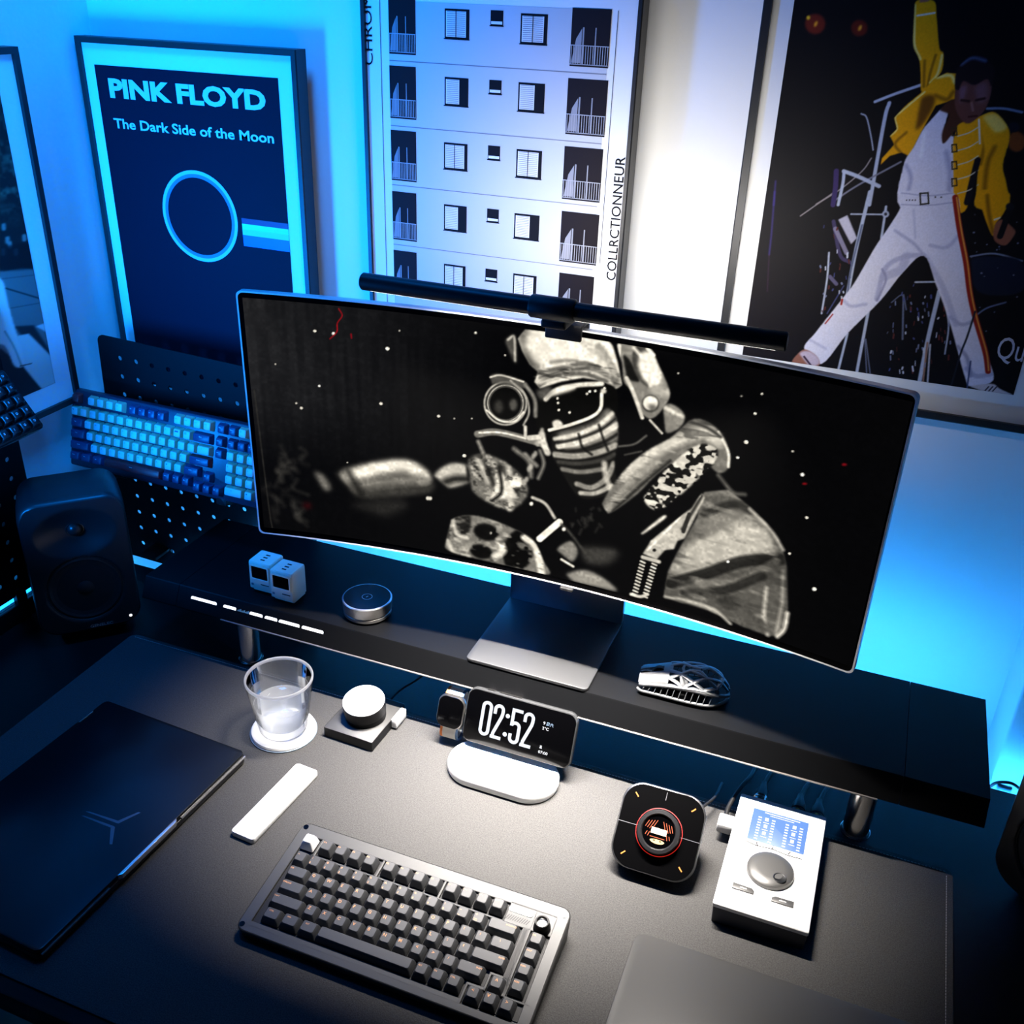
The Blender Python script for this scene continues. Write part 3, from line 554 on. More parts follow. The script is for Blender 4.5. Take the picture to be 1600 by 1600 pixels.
# stands and drums behind
for P, w_, v in ((p5((868, 560), (840, 660), (760, 1113)), 6, STL), (p6((762, 0), (690, 300), (640, 560)), 6, STL), (p6((720, 180), (660, 420), (640, 560)), 3, STD), (p6((640, 770), (590, 970)), 4, STL), (p6((755, 640), (690, 985)), 5, STL), (p6((735, 800), (745, 990)), 2, STD), (p6((740, 800), (765, 995)), 2, STD), (p6((1140, 540), (1080, 790), (1030, 1040)), 7, STL), (p6((1075, 820), (1050, 1040)), 3, (150, 110, 90)), (p6((1090, 830), (1075, 1045)), 3, (180, 180, 190)), (p5((790, 553), (900, 510), (1040, 462)), 4.5, STL), (p5((715, 618), (745, 640), (770, 750), (780, 815)), 2, STL), (p5((470, 1110), (600, 1030), (720, 930), (770, 860)), 2, (150, 140, 140)), (p5((570, 1090), (700, 1005), (930, 880)), 3, (120, 120, 135)), (p6((385, 130), (570, 0)), 2, (150, 140, 140)), (p5((580, 930), (575, 1020), (562, 1113)), 8, (58, 44, 92)), (p5((622, 935), (615, 1000), (590, 1113)), 5, STL), (p5((620, 930), (700, 960), (812, 1012)), 6, STL), (p6((660, 120), (830, 122)), 2.5, STL), (p6((850, 80), (840, 150), (825, 250)), 4, STL), (p6((565, 160), (600, 340), (650, 380)), 6, (66, 58, 92)), (p6((575, 200), (635, 330)), 7, (130, 124, 148)), (p6((540, 330), (530, 470), (500, 660)), 3, STL), (p6((530, 660), (620, 510)), 2, (70, 76, 120)), (p6((545, 460), (580, 500)), 6, (96, 90, 120)), (p6((1160, 560), (1190, 720), (1170, 880)), 2.5, STL), (p6((1010, 490), (1120, 488)), 3, STL), (p6((880, 600), (940, 560), (960, 640)), 2, STD), (p6((945, 560), (940, 800)), 3, STD), (p6((1340, 670), (1400, 630), (1500, 600)), 3, (96, 108, 140)), (p6((1310, 350), (1440, 335), (1590, 375)), 3, (120, 130, 150)), (p5((1400, 590), (1490, 590), (1590, 610)), 4, (110, 130, 160))): stk(P, w_, v)
c.put(c.poly(p6((590, 150), (640, 125), (692, 250), (660, 285)), .7, False), (190, 186, 202)); c.put(c.ell(p6((848, 120))[0], 5.5, 5.5, 0, .6), STL); c.put(c.ell(p6((848, 120))[0], 2.5, 2.5, 0, .5), (40, 40, 50)); c.put(c.poly(p6((1310, 370), (1440, 350), (1590, 380), (1590, 540), (1400, 560), (1320, 500)), 1), (20, 26, 44)); c.put(c.ell(p5((1560, 770))[0], 14, 16, 0, 1.2), (120, 62, 26)); c.put(c.ell(p5((1545, 690))[0], 9, 8, 0, .8), (16, 20, 34))
rg = np.random.RandomState(3)
for k in range(95):
    a, b_ = rg.uniform(860, 1200), rg.uniform(500, 990); L = rg.uniform(4, 26)
    if rg.rand() < .35: a, b_ = rg.uniform(490, 660), rg.uniform(180, 700)
    stk(p6((a, b_), (a+rg.uniform(-4, 4), b_+L)), rg.uniform(1, 3), [(200, 204, 220), (120, 128, 160), (70, 76, 130), (90, 40, 36)][rg.randint(4)], None, .6)
for k in range(30): a, b_ = rg.uniform(1290, 1590), rg.uniform(60, 760); c.put(c.ell(p6((a, b_))[0], rg.uniform(.5, 1.8), rg.uniform(.5, 1.4), 0, .5), (130, 140, 170))
# figure
YEL, YDK, YLT = (236, 162, 10), (150, 98, 8), (246, 222, 120)
m = c.put(c.poly(p5((1008, 12), (1110, 5), (1125, 90), (1140, 260), (1162, 290), (1155, 380), (1110, 440), (1045, 500), (1038, 400), (1030, 320), (1000, 250), (1000, 150)), .6), YEL); stk(p5((1005, 30), (1002, 160), (1004, 250), (1035, 320)), 5, YLT, m, 1); stk(p5((1120, 300), (1090, 400), (1075, 480)), 4, YDK, m, 1.2); stk(p5((1155, 300), (1130, 400), (1090, 450)), 4, YLT, m, 1.2); stk(p5((1020, 85), (1115, 70)), 3, (230, 220, 190), m, .6); stk(p5((1060, 330), (1055, 470)), 4, YDK, m, 1.5)
c.put(c.poly(p5((1035, -20), (1080, -25), (1085, 5), (1030, 12)), .6), (150, 96, 74))
m = c.put(c.poly(p5((1045, 500), (1110, 430), (1180, 395), (1232, 400), (1225, 540), (1120, 575), (1062, 680), (1005, 790), (978, 850), (935, 828), (870, 848), (822, 895), (828, 860), (895, 785), (872, 740), (910, 700), (895, 640), (955, 575)), .6, False), YEL); c.put(c.poly(p5((1040, 540), (1110, 520), (1110, 570), (1060, 660), (1010, 700)), 2), (84, 48, 12), .85, m); stk(p5((1060, 500), (940, 600), (900, 640), (910, 700), (872, 740)), 3, YLT, m, .8); stk(p5((1130, 420), (1200, 410), (1225, 450)), 5, YLT, m, 1.5); stk(p5((1120, 520), (1180, 540), (1215, 500)), 6, YDK, m, 2); stk(p5((930, 830), (900, 780), (960, 720)), 4, YDK, m, 1.5)
WHT = (222, 220, 236); WSH = (176, 176, 204)
m = c.put(c.poly(p5((1140, 600), (1190, 590), (1165, 700), (1160, 780), (1215, 735), (1222, 900), (1235, 1130), (930, 1130), (945, 900), (1000, 800), (1060, 690)), .6), WHT); stk(p5((960, 900), (985, 960), (970, 1050)), 6, WSH, m, 2); stk(p5((1180, 830), (1200, 950), (1190, 1080)), 8, WSH, m, 3); stk(p5((1060, 720), (1040, 850)), 6, (236, 236, 246), m, 2)
c.put(c.poly(p5((1142, 600), (1225, 540), (1290, 670), (1225, 710), (1165, 778), (1155, 720), (1195, 620)), .8), (70, 38, 26))
m = c.put(c.poly(p5((1240, 680), (1350, 635), (1440, 610), (1512, 690), (1520, 760), (1485, 900), (1505, 1000), (1512, 1130), (1342, 1130), (1342, 1030), (1348, 880), (1290, 1130), (1225, 1130), (1216, 900), (1216, 760)), .6), YEL)
c.put(c.poly(p5((1348, 900), (1375, 790), (1360, 690), (1385, 810), (1370, 900)), 1), YDK, .9, m); stk(p5((1348, 870), (1325, 960), (1290, 1100)), 10, (20, 18, 24), None, .8); c.put(c.poly(p5((1375, 640), (1450, 620), (1510, 690), (1440, 720)), 2), YLT, .8, m); stk(p5((1440, 800), (1400, 900), (1380, 1100)), 7, YDK, m, 2.5); stk(p5((1355, 650), (1360, 780)), 3, (226, 216, 190), m, .7)
for k in range(5): y_ = 700+k*78; stk(p5((1240, y_+40), (1300, y_+22), (1350, y_-8)), 2, (214, 200, 170), m, .6)
for y_ in (715, 805, 898, 990):
    for A_, B_ in (((1208, y_-18), (1232, y_-20)), ((1232, y_-20), (1236, y_+18)), ((1236, y_+18), (1210, y_+22)), ((1210, y_+22), (1208, y_-18))): stk(p5(A_, B_), 2.2, (58, 46, 26), None, .5)
m2 = c.put(c.poly(p6((1342, 0), (1510, 0), (1515, 60), (1480, 130), (1450, 170), (1432, 240), (1390, 150)), .6), YEL); stk(p6((1400, 20), (1410, 120), (1430, 220)), 6, YDK, m2, 2); stk(p6((1440, 150), (1470, 140)), 3, (226, 216, 190), m2, .7)
c.put(c.poly(p6((1440, 180), (1480, 150), (1545, 200), (1550, 230), (1500, 290), (1445, 270), (1432, 225)), .7), (140, 84, 62)); stk(p6((1525, 90), (1500, 160), (1470, 240)), 10, (16, 16, 20), None, .8); c.put(c.ell(p6((1525, 80))[0], 7, 6, 0, .7), (24, 26, 32))
m = c.put(c.poly(p5((1225, 500), (1262, 430), (1400, 425), (1425, 470), (1405, 560), (1365, 625), (1295, 672), (1245, 630), (1222, 560)), .7), (96, 58, 52)); c.put(c.poly(p5((1250, 480), (1290, 470), (1270, 540), (1250, 560)), 2), (124, 92, 110), .8, m); c.put(c.poly(p5((1330, 480), (1395, 450), (1400, 540), (1350, 560)), 2.5), (116, 84, 96), .7, m); stk(p5((1260, 545), (1300, 550)), 4, (44, 24, 22), m, 1); stk(p5((1340, 545), (1385, 535)), 4, (44, 24, 22), m, 1); stk(p5((1315, 560), (1322, 600)), 4, (130, 92, 88), m, 1); stk(p5((1300, 635), (1345, 630)), 3, (60, 26, 24), m, .8)
m = c.put(c.poly(p5((1225, 485), (1232, 390), (1270, 335), (1320, 302), (1390, 312), (1440, 375), (1432, 440), (1420, 470), (1400, 428), (1330, 462), (1270, 440), (1245, 490)), .7), (26, 18, 22)); stk(p5((1260, 350), (1320, 315), (1390, 330)), 5, (86, 110, 150), m, 2, .7)
m = c.put(c.poly(p6((932, 0), (1225, 10), (1245, 200), (1285, 350), (1312, 500), (1328, 620), (1355, 760), (1405, 900), (1432, 1025), (1310, 1057), (1280, 1010), (1230, 830), (1190, 690), (1120, 500), (1056, 345), (940, 440), (820, 590), (640, 770), (500, 935), (405, 852), (470, 760), (612, 580), (680, 490), (790, 300), (865, 190), (930, 80)), .6), WHT)
for P, w_, v, a_ in ((p6((1056, 345), (1000, 280), (900, 210)), 5, WSH, .9), (p6((1056, 345), (960, 350), (850, 410), (800, 580)), 8, WSH, .9), (p6((960, 350), (930, 420), (840, 460)), 14, WSH, .7), (p6((830, 420), (850, 470), (830, 530), (800, 590)), 3, (140, 138, 170), .9), (p6((1070, 360), (1160, 520), (1230, 720)), 9, WSH, .6), (p6((1250, 230), (1180, 300), (1090, 290)), 6, WSH, .7), (p6((1200, 680), (1260, 720), (1330, 700)), 6, WSH, .9), (p6((620, 590), (660, 620), (740, 610)), 5, WSH, .8), (p6((430, 800), (520, 850)), 4, WSH, .7), (p6((1290, 960), (1340, 1000), (1420, 990)), 8, WSH, .9), (p6((1000, 100), (1010, 250)), 3, WSH, .6), (p6((1240, 840), (1290, 900), (1310, 1000)), 6, (150, 148, 178), .8)): stk(P, w_, v, m, 1.6, a_)
stk(p6((932, 5), (1080, 20), (1225, 5)), 2, WSH, m, .8); stk(p6((932, 68), (1080, 72), (1228, 55)), 2, WSH, m, .8)
for k in range(4): c.put(c.ell(p6((962+k*16, 44))[0], 1.1, 1.1, 0, .4), (30, 28, 36))
for a in (1118, 1150): c.put(c.ell(p6((a, 28))[0], 1.3, 1.3, 0, .4), (30, 28, 36))
for A_, B_ in (((1035, 8), (1078, 5)), ((1078, 5), (1082, 62)), ((1082, 62), (1038, 68)), ((1038, 68), (1035, 8))): stk(p6(A_, B_), 2.6, (44, 40, 30), None, .5, 1)
stk(p6((1226, 30), (1250, 200), (1285, 380), (1305, 540), (1335, 680), (1390, 870), (1405, 975)), 9.5, (146, 34, 24), None, .8); stk(p6((1234, 30), (1258, 200), (1292, 380), (1312, 540), (1342, 680), (1396, 870), (1408, 970)), 2.4, (224, 150, 60), None, .8); stk(p6((612, 585), (607, 610)), 3, (160, 40, 30), None, .8); stk(p6((560, 665), (520, 715)), 2, (150, 40, 34), None, .8)
c.put(c.poly(p6((338, 925), (360, 890), (408, 855), (470, 890), (490, 935), (460, 950), (360, 935)), .7), (146, 96, 80)); c.put(c.poly(p6((380, 880), (430, 865), (480, 900), (485, 935), (430, 945)), 1.2), (196, 180, 196)); stk(p6((405, 895), (440, 940)), 3, (60, 40, 60), None, .7)
m = c.put(c.poly(p6((1308, 1058), (1425, 1042), (1470, 1070), (1548, 1108), (1500, 1108), (1390, 1088)), .6), (206, 196, 200))
for k in range(3): stk(p6((1386+k*22, 1082), (1408+k*22, 1058)), 2, (36, 32, 44), m, .5)
stk(p6((1335, 650), (1290, 790), (1255, 880), (1205, 1050)), 3.2, (30, 32, 44), None, .7); stk(p6((1310, 920), (1290, 1070)), 2.5, (60, 70, 110), None, .7)
for P in (p5((250, 985), (240, 1113)), p6((245, 0), (228, 220), (215, 340))): stk(P, 2.5, (62, 50, 128), None, 1.5, .8)
stk(p6((215, 340), (205, 540)), 1.5, (70, 36, 70), None, 1.2, .6)
c.a *= (.97+.06*c.noise((1.6, 1.6), 8))[..., None]
XX = np.linspace(ax0, ax1, PW)[None].repeat(PH, 0); ZZ = np.linspace(azt, azb, PH)[:, None].repeat(PW, 1)
c.mesh('print', np.stack([XX, np.full_like(XX, .0054), ZZ], -1), PRINT, t)
a = pl(1553, 566); e = pl(1560, 525)
B().text('Qu', a[0], a[1], ax1-a[0]-.001, e[1]-a[1], M=layer(.0049)).done('lettering', mat('pale_lilac_ink', (.55, .55, .66), .5), t, smooth=0, recalc=False)

# street poster on the left wall
XA = -1.238; ZA0, ZA1 = .314, .858
t = thing('framed_poster', 'framed street photograph with a wide white border, alone on the left wall', 'poster', (XA, 1.0, ZA0), (0, 0, R(90)))
yc = 1.0; W, H, bw, dp = .424, ZA1-ZA0, .0095, XA-XL   # local +x = world +y, local -y = world +x
b = B(); o = [(-.205, 0), (.2195, 0), (.2195, H), (-.205, H)]; i = [(-.205+bw, bw), (.2195-bw, bw), (.2195-bw, H-bw), (-.205+bw, H-bw)]
b.rings([[(x, dp-.0005, z) for x, z in o], [(x, 0, z) for x, z in o], [(x, 0, z) for x, z in i], [(x, .006, z) for x, z in i]], cap=(True, False)).done('frame', FRAMEK, t, smooth=0)
B().face([(x, .0058, z) for x, z in i]).done('mount', WHITEC, t, smooth=0, recalc=False)
AW, AH = 170, 440; r0 = (-.165, .176); zz0, zz1 = .044, H-.045
pa = lambda px, py: (lambda P: ((P.y-yc-r0[0])/(r0[1]-r0[0])*(AW-1), (zz1-(P.z-ZA0))/(zz1-zz0)*(AH-1)))(onX(px, py, XA-.0054))
c = Canvas(AW, AH, pa, (30, 34, 34))
n1 = c.noise((9, 11), 2); n2 = c.noise((3, 4), 6); top = np.clip((200-c.Y)/60, 0, 1)
c.a += (np.clip((n1*.6+n2*.4)-.45, 0, 1)*.9*top)[..., None]*np.array((.5, .6, .45))
a4 = lambda *L: [(a*.375, 60+b_*.375) for a, b_ in L]
c.put(c.poly(a4((-200, 960), (20, 970), (90, 955), (160, 965), (260, 1400), (-300, 1300)), 1, False), (98, 106, 104))
for P, w_, v in ((a4((20, 1040), (170, 1085)), 2.5, (28, 32, 34)), (a4((40, 1125), (180, 1100)), 1.5, (60, 66, 66)), (a4((-60, 1010), (150, 985)), 2, (70, 78, 78))): stk(P, w_, v)
c.put(c.poly(a4((60, 1200), (140, 1195), (200, 1290), (225, 1335), (215, 1340), (90, 1240)), 1, False), (34, 38, 42))
c.put(c.poly(a4((150, 1200), (190, 1185), (205, 1230)), .7, False), (196, 200, 196)); c.put(c.poly(a4((70, 1240), (120, 1230), (225, 1335), (245, 1440), (180, 1470), (100, 1390)), .8, False), (190, 196, 188)); c.put(c.poly(a4((0, 1290), (95, 1365), (180, 1470), (100, 1500), (-60, 1420)), .8, False), (32, 36, 40))
c.put(c.poly(a4((-60, 980), (10, 1010), (30, 1090), (60, 1200), (90, 1290), (100, 1360), (60, 1365), (20, 1280), (-60, 1250)), .8), (204, 206, 196)); stk(a4((20, 1220), (60, 1290), (90, 1365)), 3, (140, 150, 140)); stk(a4((85, 1365), (130, 1355)), 2, (40, 44, 44))
for q in ((14, 775), (30, 830), (12, 880), (65, 880), (100, 820), (40, 850)): c.put(c.poly(a4((q[0]-8, q[1]), (q[0]+8, q[1]-4), (q[0]+9, q[1]+24), (q[0]-7, q[1]+22)), .8), (120, 132, 124))
c.put(c.poly(a4((-20, 880), (140, 860), (160, 950), (-20, 960)), 1.5), (22, 24, 26), .8)
XX = np.linspace(*r0, AW)[None].repeat(AH, 0); ZZ = np.linspace(zz1, zz0, AH)[:, None].repeat(AW, 1)
c.mesh('print', np.stack([XX, np.full_like(XX, .0054), ZZ], -1), PRINT, t)

# ------------------------------------------------------------------ pegboards
PEGM = mat('matt_black_board', (.003, .0033, .004), .55, spec=.12)
def pegboard(label, loc, rot, x0, x1, z0, z1, hx, hz, extra):
    t = thing('pegboard', label, 'pegboard', loc, rot); b = B(); p = .033; th = .0022; r = .0043
    nx0, nx1 = math.ceil((x0+.012-hx)/p), math.floor((x1-.012-hx)/p); nz0, nz1 = math.ceil((z0+.012-hz)/p), math.floor((z1-.012-hz)/p)
    X0_, X1_ = hx+(nx0-.5)*p, hx+(nx1+.5)*p; Z0_, Z1_ = hz+(nz0-.5)*p, hz+(nz1+.5)*p
    sq = [(math.cos(a)/max(abs(math.cos(a)), abs(math.sin(a))), math.sin(a)/max(abs(math.cos(a)), abs(math.sin(a)))) for a in np.linspace(0, 2*math.pi, 16, False)]
    ci = [(math.cos(a), math.sin(a)) for a in np.linspace(0, 2*math.pi, 16, False)]
    for i in range(nx0, nx1+1):
        for k in range(nz0, nz1+1):
            cx_, cz_ = hx+i*p, hz+k*p
            S = lambda y: [(cx_+a*p/2, y, cz_+b_*p/2) for a, b_ in sq]; H_ = lambda y: [(cx_+a*r, y, cz_+b_*r) for a, b_ in ci]
            b.rings([S(0), H_(0), H_(th), S(th)], cap=(False, False))
    m = lambda a0, a1, c0, c1: b.box(((a0+a1)/2, th/2, (c0+c1)/2), (a1-a0, th, c1-c0))
    m(x0, X0_, z0+.012, z1-.012); m(X1_, x1, z0+.012, z1-.012); m(X0_, X1_, Z1_, z1); m(X0_, X1_, z0, Z0_)
    for sx, xx in ((-1, x0), (1, x1)):      # rounded corners
        for sz, zz in ((1, z1), (-1, z0)):
            pts = [(xx, zz-sz*.012), (X0_ if sx < 0 else X1_, zz-sz*.012), (X0_ if sx < 0 else X1_, zz)] + [(xx-sx*.012+sx*.012*math.sin(a), zz-sz*.012+sz*.012*math.cos(a)) for a in np.linspace(0, math.pi/2, 6)][:-1]
            b.rings([[(a, 0, c_) for a, c_ in pts], [(a, th, c_) for a, c_ in pts]])
    b.done('board', PEGM, t, smooth=0); extra(t); return t
def ex1(t):
    for x in (-.16, .14): B().box((x, -.0195, .012), (.035, .040, .006), bev=.001).box((x, .006, .00), (.035, .006, .05), bev=.001).done('desk_clamp', BLACKM, t)
    B().box((-.04, .0045, -.012), (.36, .004, .005)).done('light_strip', LEDM, t, smooth=0)
pegboard('black pegboard behind the left end of the monitor shelf', (-1.0, 1.270, 0), (0, R(2.2), 0), -.246, .17, -.025, .407, -.2035, .372, ex1)
def ex2(t):
    B().box((.08, .0, .018), (.30, .010, .032), bev=.002).box((-.03, 0, .03), (.02, .008, .06)).box((.16, 0, .03), (.02, .008, .06)).done('foot_rail', BLACKM, t)
    B().box((.08, .006, .040), (.27, .003, .004)).done('light_strip', mat('dim_blue_led', (.1, .3, .6), .5, emit=(.01, .30, 1), es=4), t, smooth=0)
pegboard('black pegboard standing along the left wall behind the speaker', (-1.2325, .85, .0), (0, 0, R(90)), -.06, .222, .048, .50, .161-.033*6, .145, ex2)

# ------------------------------------------------------------------ keyboards
def keycap(b, x, y, z, w_, mi=0, h=.0085, d=.0178, M=None, taper=.0028, dish=True):
    W = w_*.01905-.0012; x -= 0
    rg = []
    for zz, ins, r in ((-h, 0, .0015), (-h*.35, taper*.55, .0018), (-.0007, taper, .0022), (0, taper+.0008, .002)):
        rg.append([(x+px_, y+py_+(.0006 if zz > -h else 0), z+zz) for px_, py_ in rrect(W-2*ins, d-2*ins*.92, r, 3)])
    b.rings(rg, mi, M=M)
LEG = mat('orange_legend', (.80, .36, .14), .5, emit=(1, .45, .15), es=.10)
CAPM = mat('grey_black_keycap', (.050, .051, .053), .46, bump=(2500, .1, .0003))
CAPW = mat('silver_keycap', (.85, .85, .84), .3)
CASEM = mat('dark_grey_case', (.046, .046, .045), .45, 0, bump=(3000, .08, .0003))
U = .01905
t = thing('mechanical_keyboard', 'black compact mechanical keyboard with orange legends and a knob, on the desk mat', 'keyboard', (-.4873, .6985, .003), (0, 0, R(.35)))
TILT = T(0, 0, .0325) @ RX(7.6)
rows = [(2.27, 0), (1.02, 1), (0, 2), (-1, 3), (-2, 4), (-3, 5)]
keys = [('', -1.5, 2.27, 1, 0)]
keys[0] = ('ESC', -1.5-.22, 2.27, 1, 1)
for k in range(4): keys.append(('F%d' % (k+1), -.45+k*1.015, 2.27, 1, 0)); keys.append(('F%d' % (k+5), 3.93+k*1.015, 2.27, 1, 0)); keys.append(('F%d' % (k+9), 8.12+k*1.015, 2.27, 1, 0))
for k, s_ in enumerate(['~|`', '!|1', '@|2', '#|3', '$|4', '%|5', '^|6', '&|7', '*|8', '(|9', ')|0', '_|-', '+|=']): keys.append((s_, -1.6+k*1.0, 1.02, 1, 0))
keys.append(('BACKSPACE', 11.93, 1.02, 2, 0))
keys.append(('TAB', -1.22, 0, 1.5, 0))
for k, s_ in enumerate('QWERTYUIOP[]'): keys.append((s_, k, 0, 1, 0))
keys.append(('\\', 12.23, 0, 1.5, 0))
keys.append(('CAPSLOCK', -1.0, -1, 1.75, 0))
for k, s_ in enumerate("ASDFGHJKL;'"): keys.append((s_, .37+k, -1, 1, 0))
keys.append(('ENTER', 11.87, -1, 2.25, 0))
keys.append(('SHIFT', -.76, -2, 2.25, 0))
for k, s_ in enumerate('ZXCVBNM<>/'): keys.append((s_, .87+k, -2, 1, 0))
keys.append(('SHIFT', 11.15, -2, 1.75, 0))
for s_, x, w_ in (('CTRL', -1.13, 1.25), ('WIN', .10, 1.25), ('ALT', 1.33, 1.25), ('', 5.0, 6.25), ('ALT', 8.62, 1), ('FN', 9.60, 1), ('CTRL', 10.6, 1)): keys.append((s_, x, -3, w_, 0))
keys += [('<', 11.86, -3.25, 1, 0), ('v', 12.86, -3.25, 1, 0), ('>', 13.86, -3.25, 1, 0), ('^', 12.86, -2.25, 1, 0), ('DEL', 14.02, 1.0, 1, 0), ('PGUP', 14.02, 0, 1, 0), ('PGDN', 14.02, -1, 1, 0), ('HOME', 14.02, -2, 1, 0)]
for s_, kx, ky, w_, sp in keys:
    b = B(); x, y = kx*U, ky*U; lift = .0018 if ky > 2 else (.0008 if ky > 1 else (.0004 if ky < -2.5 else 0))
    if sp: keycap(b, x, y, .004, w_, 1, .012, .0178, TILT, .0034)
    else: keycap(b, x, y, lift, w_, 0, .0085+lift, .0178, TILT)
    z = lift+.0001
    if s_ and not sp:
        hw = (w_*U-.0068)/2
        if '|' in s_:
            u_, l_ = s_.split('|'); b.text(u_, x-.0042, y+.0024, None if u_ not in '~_' else .002, .0026 if u_ not in '~_' else .0006, 2, TILT, .01, z); b.text(l_, x-.0042, y-.0042, None if l_ not in '-' else .002, .0026 if l_ not in '-`' else .0006, 2, TILT, .01, z)
        elif len(s_) == 1 and s_.isalnum(): b.text(s_, x-.0040, y+.0008, None, .0038, 2, TILT, .012, z)
        elif len(s_) == 1: b.text(s_, x-.0022, y+.0012, None, .0030, 2, TILT, .01, z)
        else:
            wd = min(.0013*len(s_)+.0006, 2*hw); right = s_ in ('BACKSPACE', 'ENTER') or (s_ == 'SHIFT' and kx > 5)
            b.text(s_, x+hw-wd if right else x-min(hw, .0050 if w_ <= 1.3 else hw), y+.0024, wd, .0019, 2, TILT, .01, z)
    b.done('keycap', [CAPM, CAPW, LEG], t, 22)
b = B()      # case: wedge with sloping top, wells left open between the bridges
def tp(x, y, z): return TILT @ Vector((x, y, z))
KX0, KX1, KY0, KY1 = -.0565, .2935, -.0835, .0712
o = rrect(KX1-KX0, KY1-KY0, .012, 6, (KX0+KX1)/2, (KY0+KY1)/2)
def top(p, z): v = tp(p[0], p[1], z); return (p[0], v.y, v.z)
ins = lambda k: rrect(KX1-KX0-2*k, KY1-KY0-2*k, .012-k, 6, (KX0+KX1)/2, (KY0+KY1)/2)
b.rings([[(p[0], tp(p[0], p[1], -.02).y*.985, 0) for p in ins(.002)], [top(p, -.009) for p in o], [top(p, -.0075) for p in ins(.001)], [top(p, -.0112) for p in ins(.0045)]], 0, (True, True))
def strip(x0, x1, y0, y1): b.box(((x0+x1)/2*U, (y0+y1)/2*U, -.0095), ((x1-x0)*U, (y1-y0)*U, .0042), 0, .0008, TILT, 2)
L_, R_, T_, B_ = -2.22, 14.66, 2.86, -3.62
IB = -3.86
inn = lambda z, k: [TILT @ Vector((p[0], p[1], z)) for p in rrect((R_-L_)*U+2*k, (T_-IB)*U+2*k, .0012, 6, (L_+R_)/2*U, (T_+IB)/2*U)]
b.rings([[TILT @ Vector((p[0], p[1], -.0112)) for p in ins(.0012)], [TILT @ Vector((p[0], p[1], -.0080)) for p in ins(.0012)], [TILT @ Vector((p[0], p[1], -.0074)) for p in ins(.0019)], inn(-.0074, .0006), inn(-.0080, 0), inn(-.0112, 0)], 0, (False, False))
strip(L_-.1, 11.28, -3.95, -3.60)
strip(-1.16, -1.0, 1.6, 2.9); strip(3.20, 3.36, 1.6, 2.9); strip(7.40, 7.56, 1.6, 2.9); strip(-1.1, 11.75, 1.54, 1.68); strip(11.75, 13.45, 1.58, 3.0); strip(13.0, 13.45, -2.7, 1.7); strip(13.4, 14.7, 1.58, 3.0)
strip(12.98, 13.5, -2.6, 1.7); strip(11.18, 11.34, -3.95, -2.6); strip(11.2, 12.36, -2.74, -2.54); strip(12.2, 12.36, -2.74, -1.6); strip(12.2, 13.5, -1.74, -1.56); strip(13.38, 13.52, -2.74, -1.6); strip(13.38, 15.0, -2.74, -2.6)
b.done('case', CASEM, t, 18)
b = B(); b.box(((L_+R_)/2*U, (T_+B_)/2*U-.001, -.0108), ((R_-L_)*U, (T_-B_)*U, .0012), 0, 0, TILT); b.done('key_plate', BLACKP, t, smooth=0)
b = B(); KM = TILT @ T(14.05*U, 1.95*U, -.0075); b.lathe([(.0098, 0), (.0098, .003), (.0088, .004), (.0082, .0125), (.0076, .0135), (.0062, .0135), (.0055, .0110)], 32, 0, KM, (True, False)); b.lathe([(.0055, .011), (.0049, .0098), (0.0002, .0098)], 32, 1, KM, (False, True)); b.done('knob', [BLACKP, STEEL], t)
b = B(); b.prism(rrect(.0285, .0062, .0030, 5), 0, .0006, M=TILT @ T(12.52*U, 2.52*U, -.0072)).done('status_light', mat('status_glow', (.8, .8, .78), .4, emit=(1, .98, .92), es=.5), t)
b = B()
for k in range(10): b.face([(-.0135+k*.0027, -.0032, 0), (-.0127+k*.0027, -.0032, 0), (-.0100+k*.0027, .0032, 0), (-.0108+k*.0027, .0032, 0)], 0, TILT @ T(12.50*U, 1.98*U, -.0071))
b.done('vent_marks', BLACKP, t, smooth=0)
for sx, sy in ((-2.62, 3.34), (15.0, 3.20), (-2.62, -3.98), (15.0, -4.0)): B().lathe([(.0032, 0), (.0032, .0004), (.0016, .0004), (.0016, .0002)], 20, M=TILT @ T(sx*U, sy*U, -.0072)).done('screw', GLOSSK, t)

# big keyboard hung on the pegboard
NAVY = mat('navy_keycap', (.018, .030, .075), .45); PALE = mat('pale_grey_keycap', (.40, .46, .46), .5); TAN = mat('tan_keycap_side', (.42, .33, .22), .55); RED = mat('dark_red_keycap', (.28, .015, .02), .45); BODYN = mat('navy_case', (.012, .017, .033), .4); KLEG = mat('dark_key_legend', (.06, .08, .12), .6); KLEGW = mat('white_key_legend', (.7, .75, .8), .6)
t = thing('mechanical_keyboard', 'full size keyboard with pale, navy and red keycaps hung on the pegboard', 'keyboard', (-1.2415, 1.1935, .3045), (R(90-15), R(0), R(-.8)))
def side_cap(s_, x, y, w_, top_m, hh=1):
    b = B(); W = w_*U-.0012; rg = []
    D = hh*U-.0013
    for zz, ins in ((-.009, 0), (-.0006, .0027), (0, .0034)): rg.append([(x+p, y+q, zz) for p, q in rrect(W-2*ins, D-2*ins, .002, 3)])
    b.rings(rg[:2], 1, (True, False)); b.rings(rg[1:], 0, (False, True))
    if s_: b.text(s_, x-min(W/2-.0042, .0038), y+.0014, None if len(s_) == 1 else min(.0012*len(s_), W-.008), .0026 if len(s_) == 1 else .0016, 2, z=.0001)
    b.done('keycap', [top_m, TAN if top_m is PALE else (RED if s_ == 'Enter' else top_m), KLEG if top_m is PALE else KLEGW], t, 40)
F = -1.13
def rw(lst, y, x0, m): 
    for k, s_ in enumerate(lst): side_cap(s_, (x0+k)*U, y*U, 1, m)
side_cap('', .55*U, 1.13*U, 1, RED)
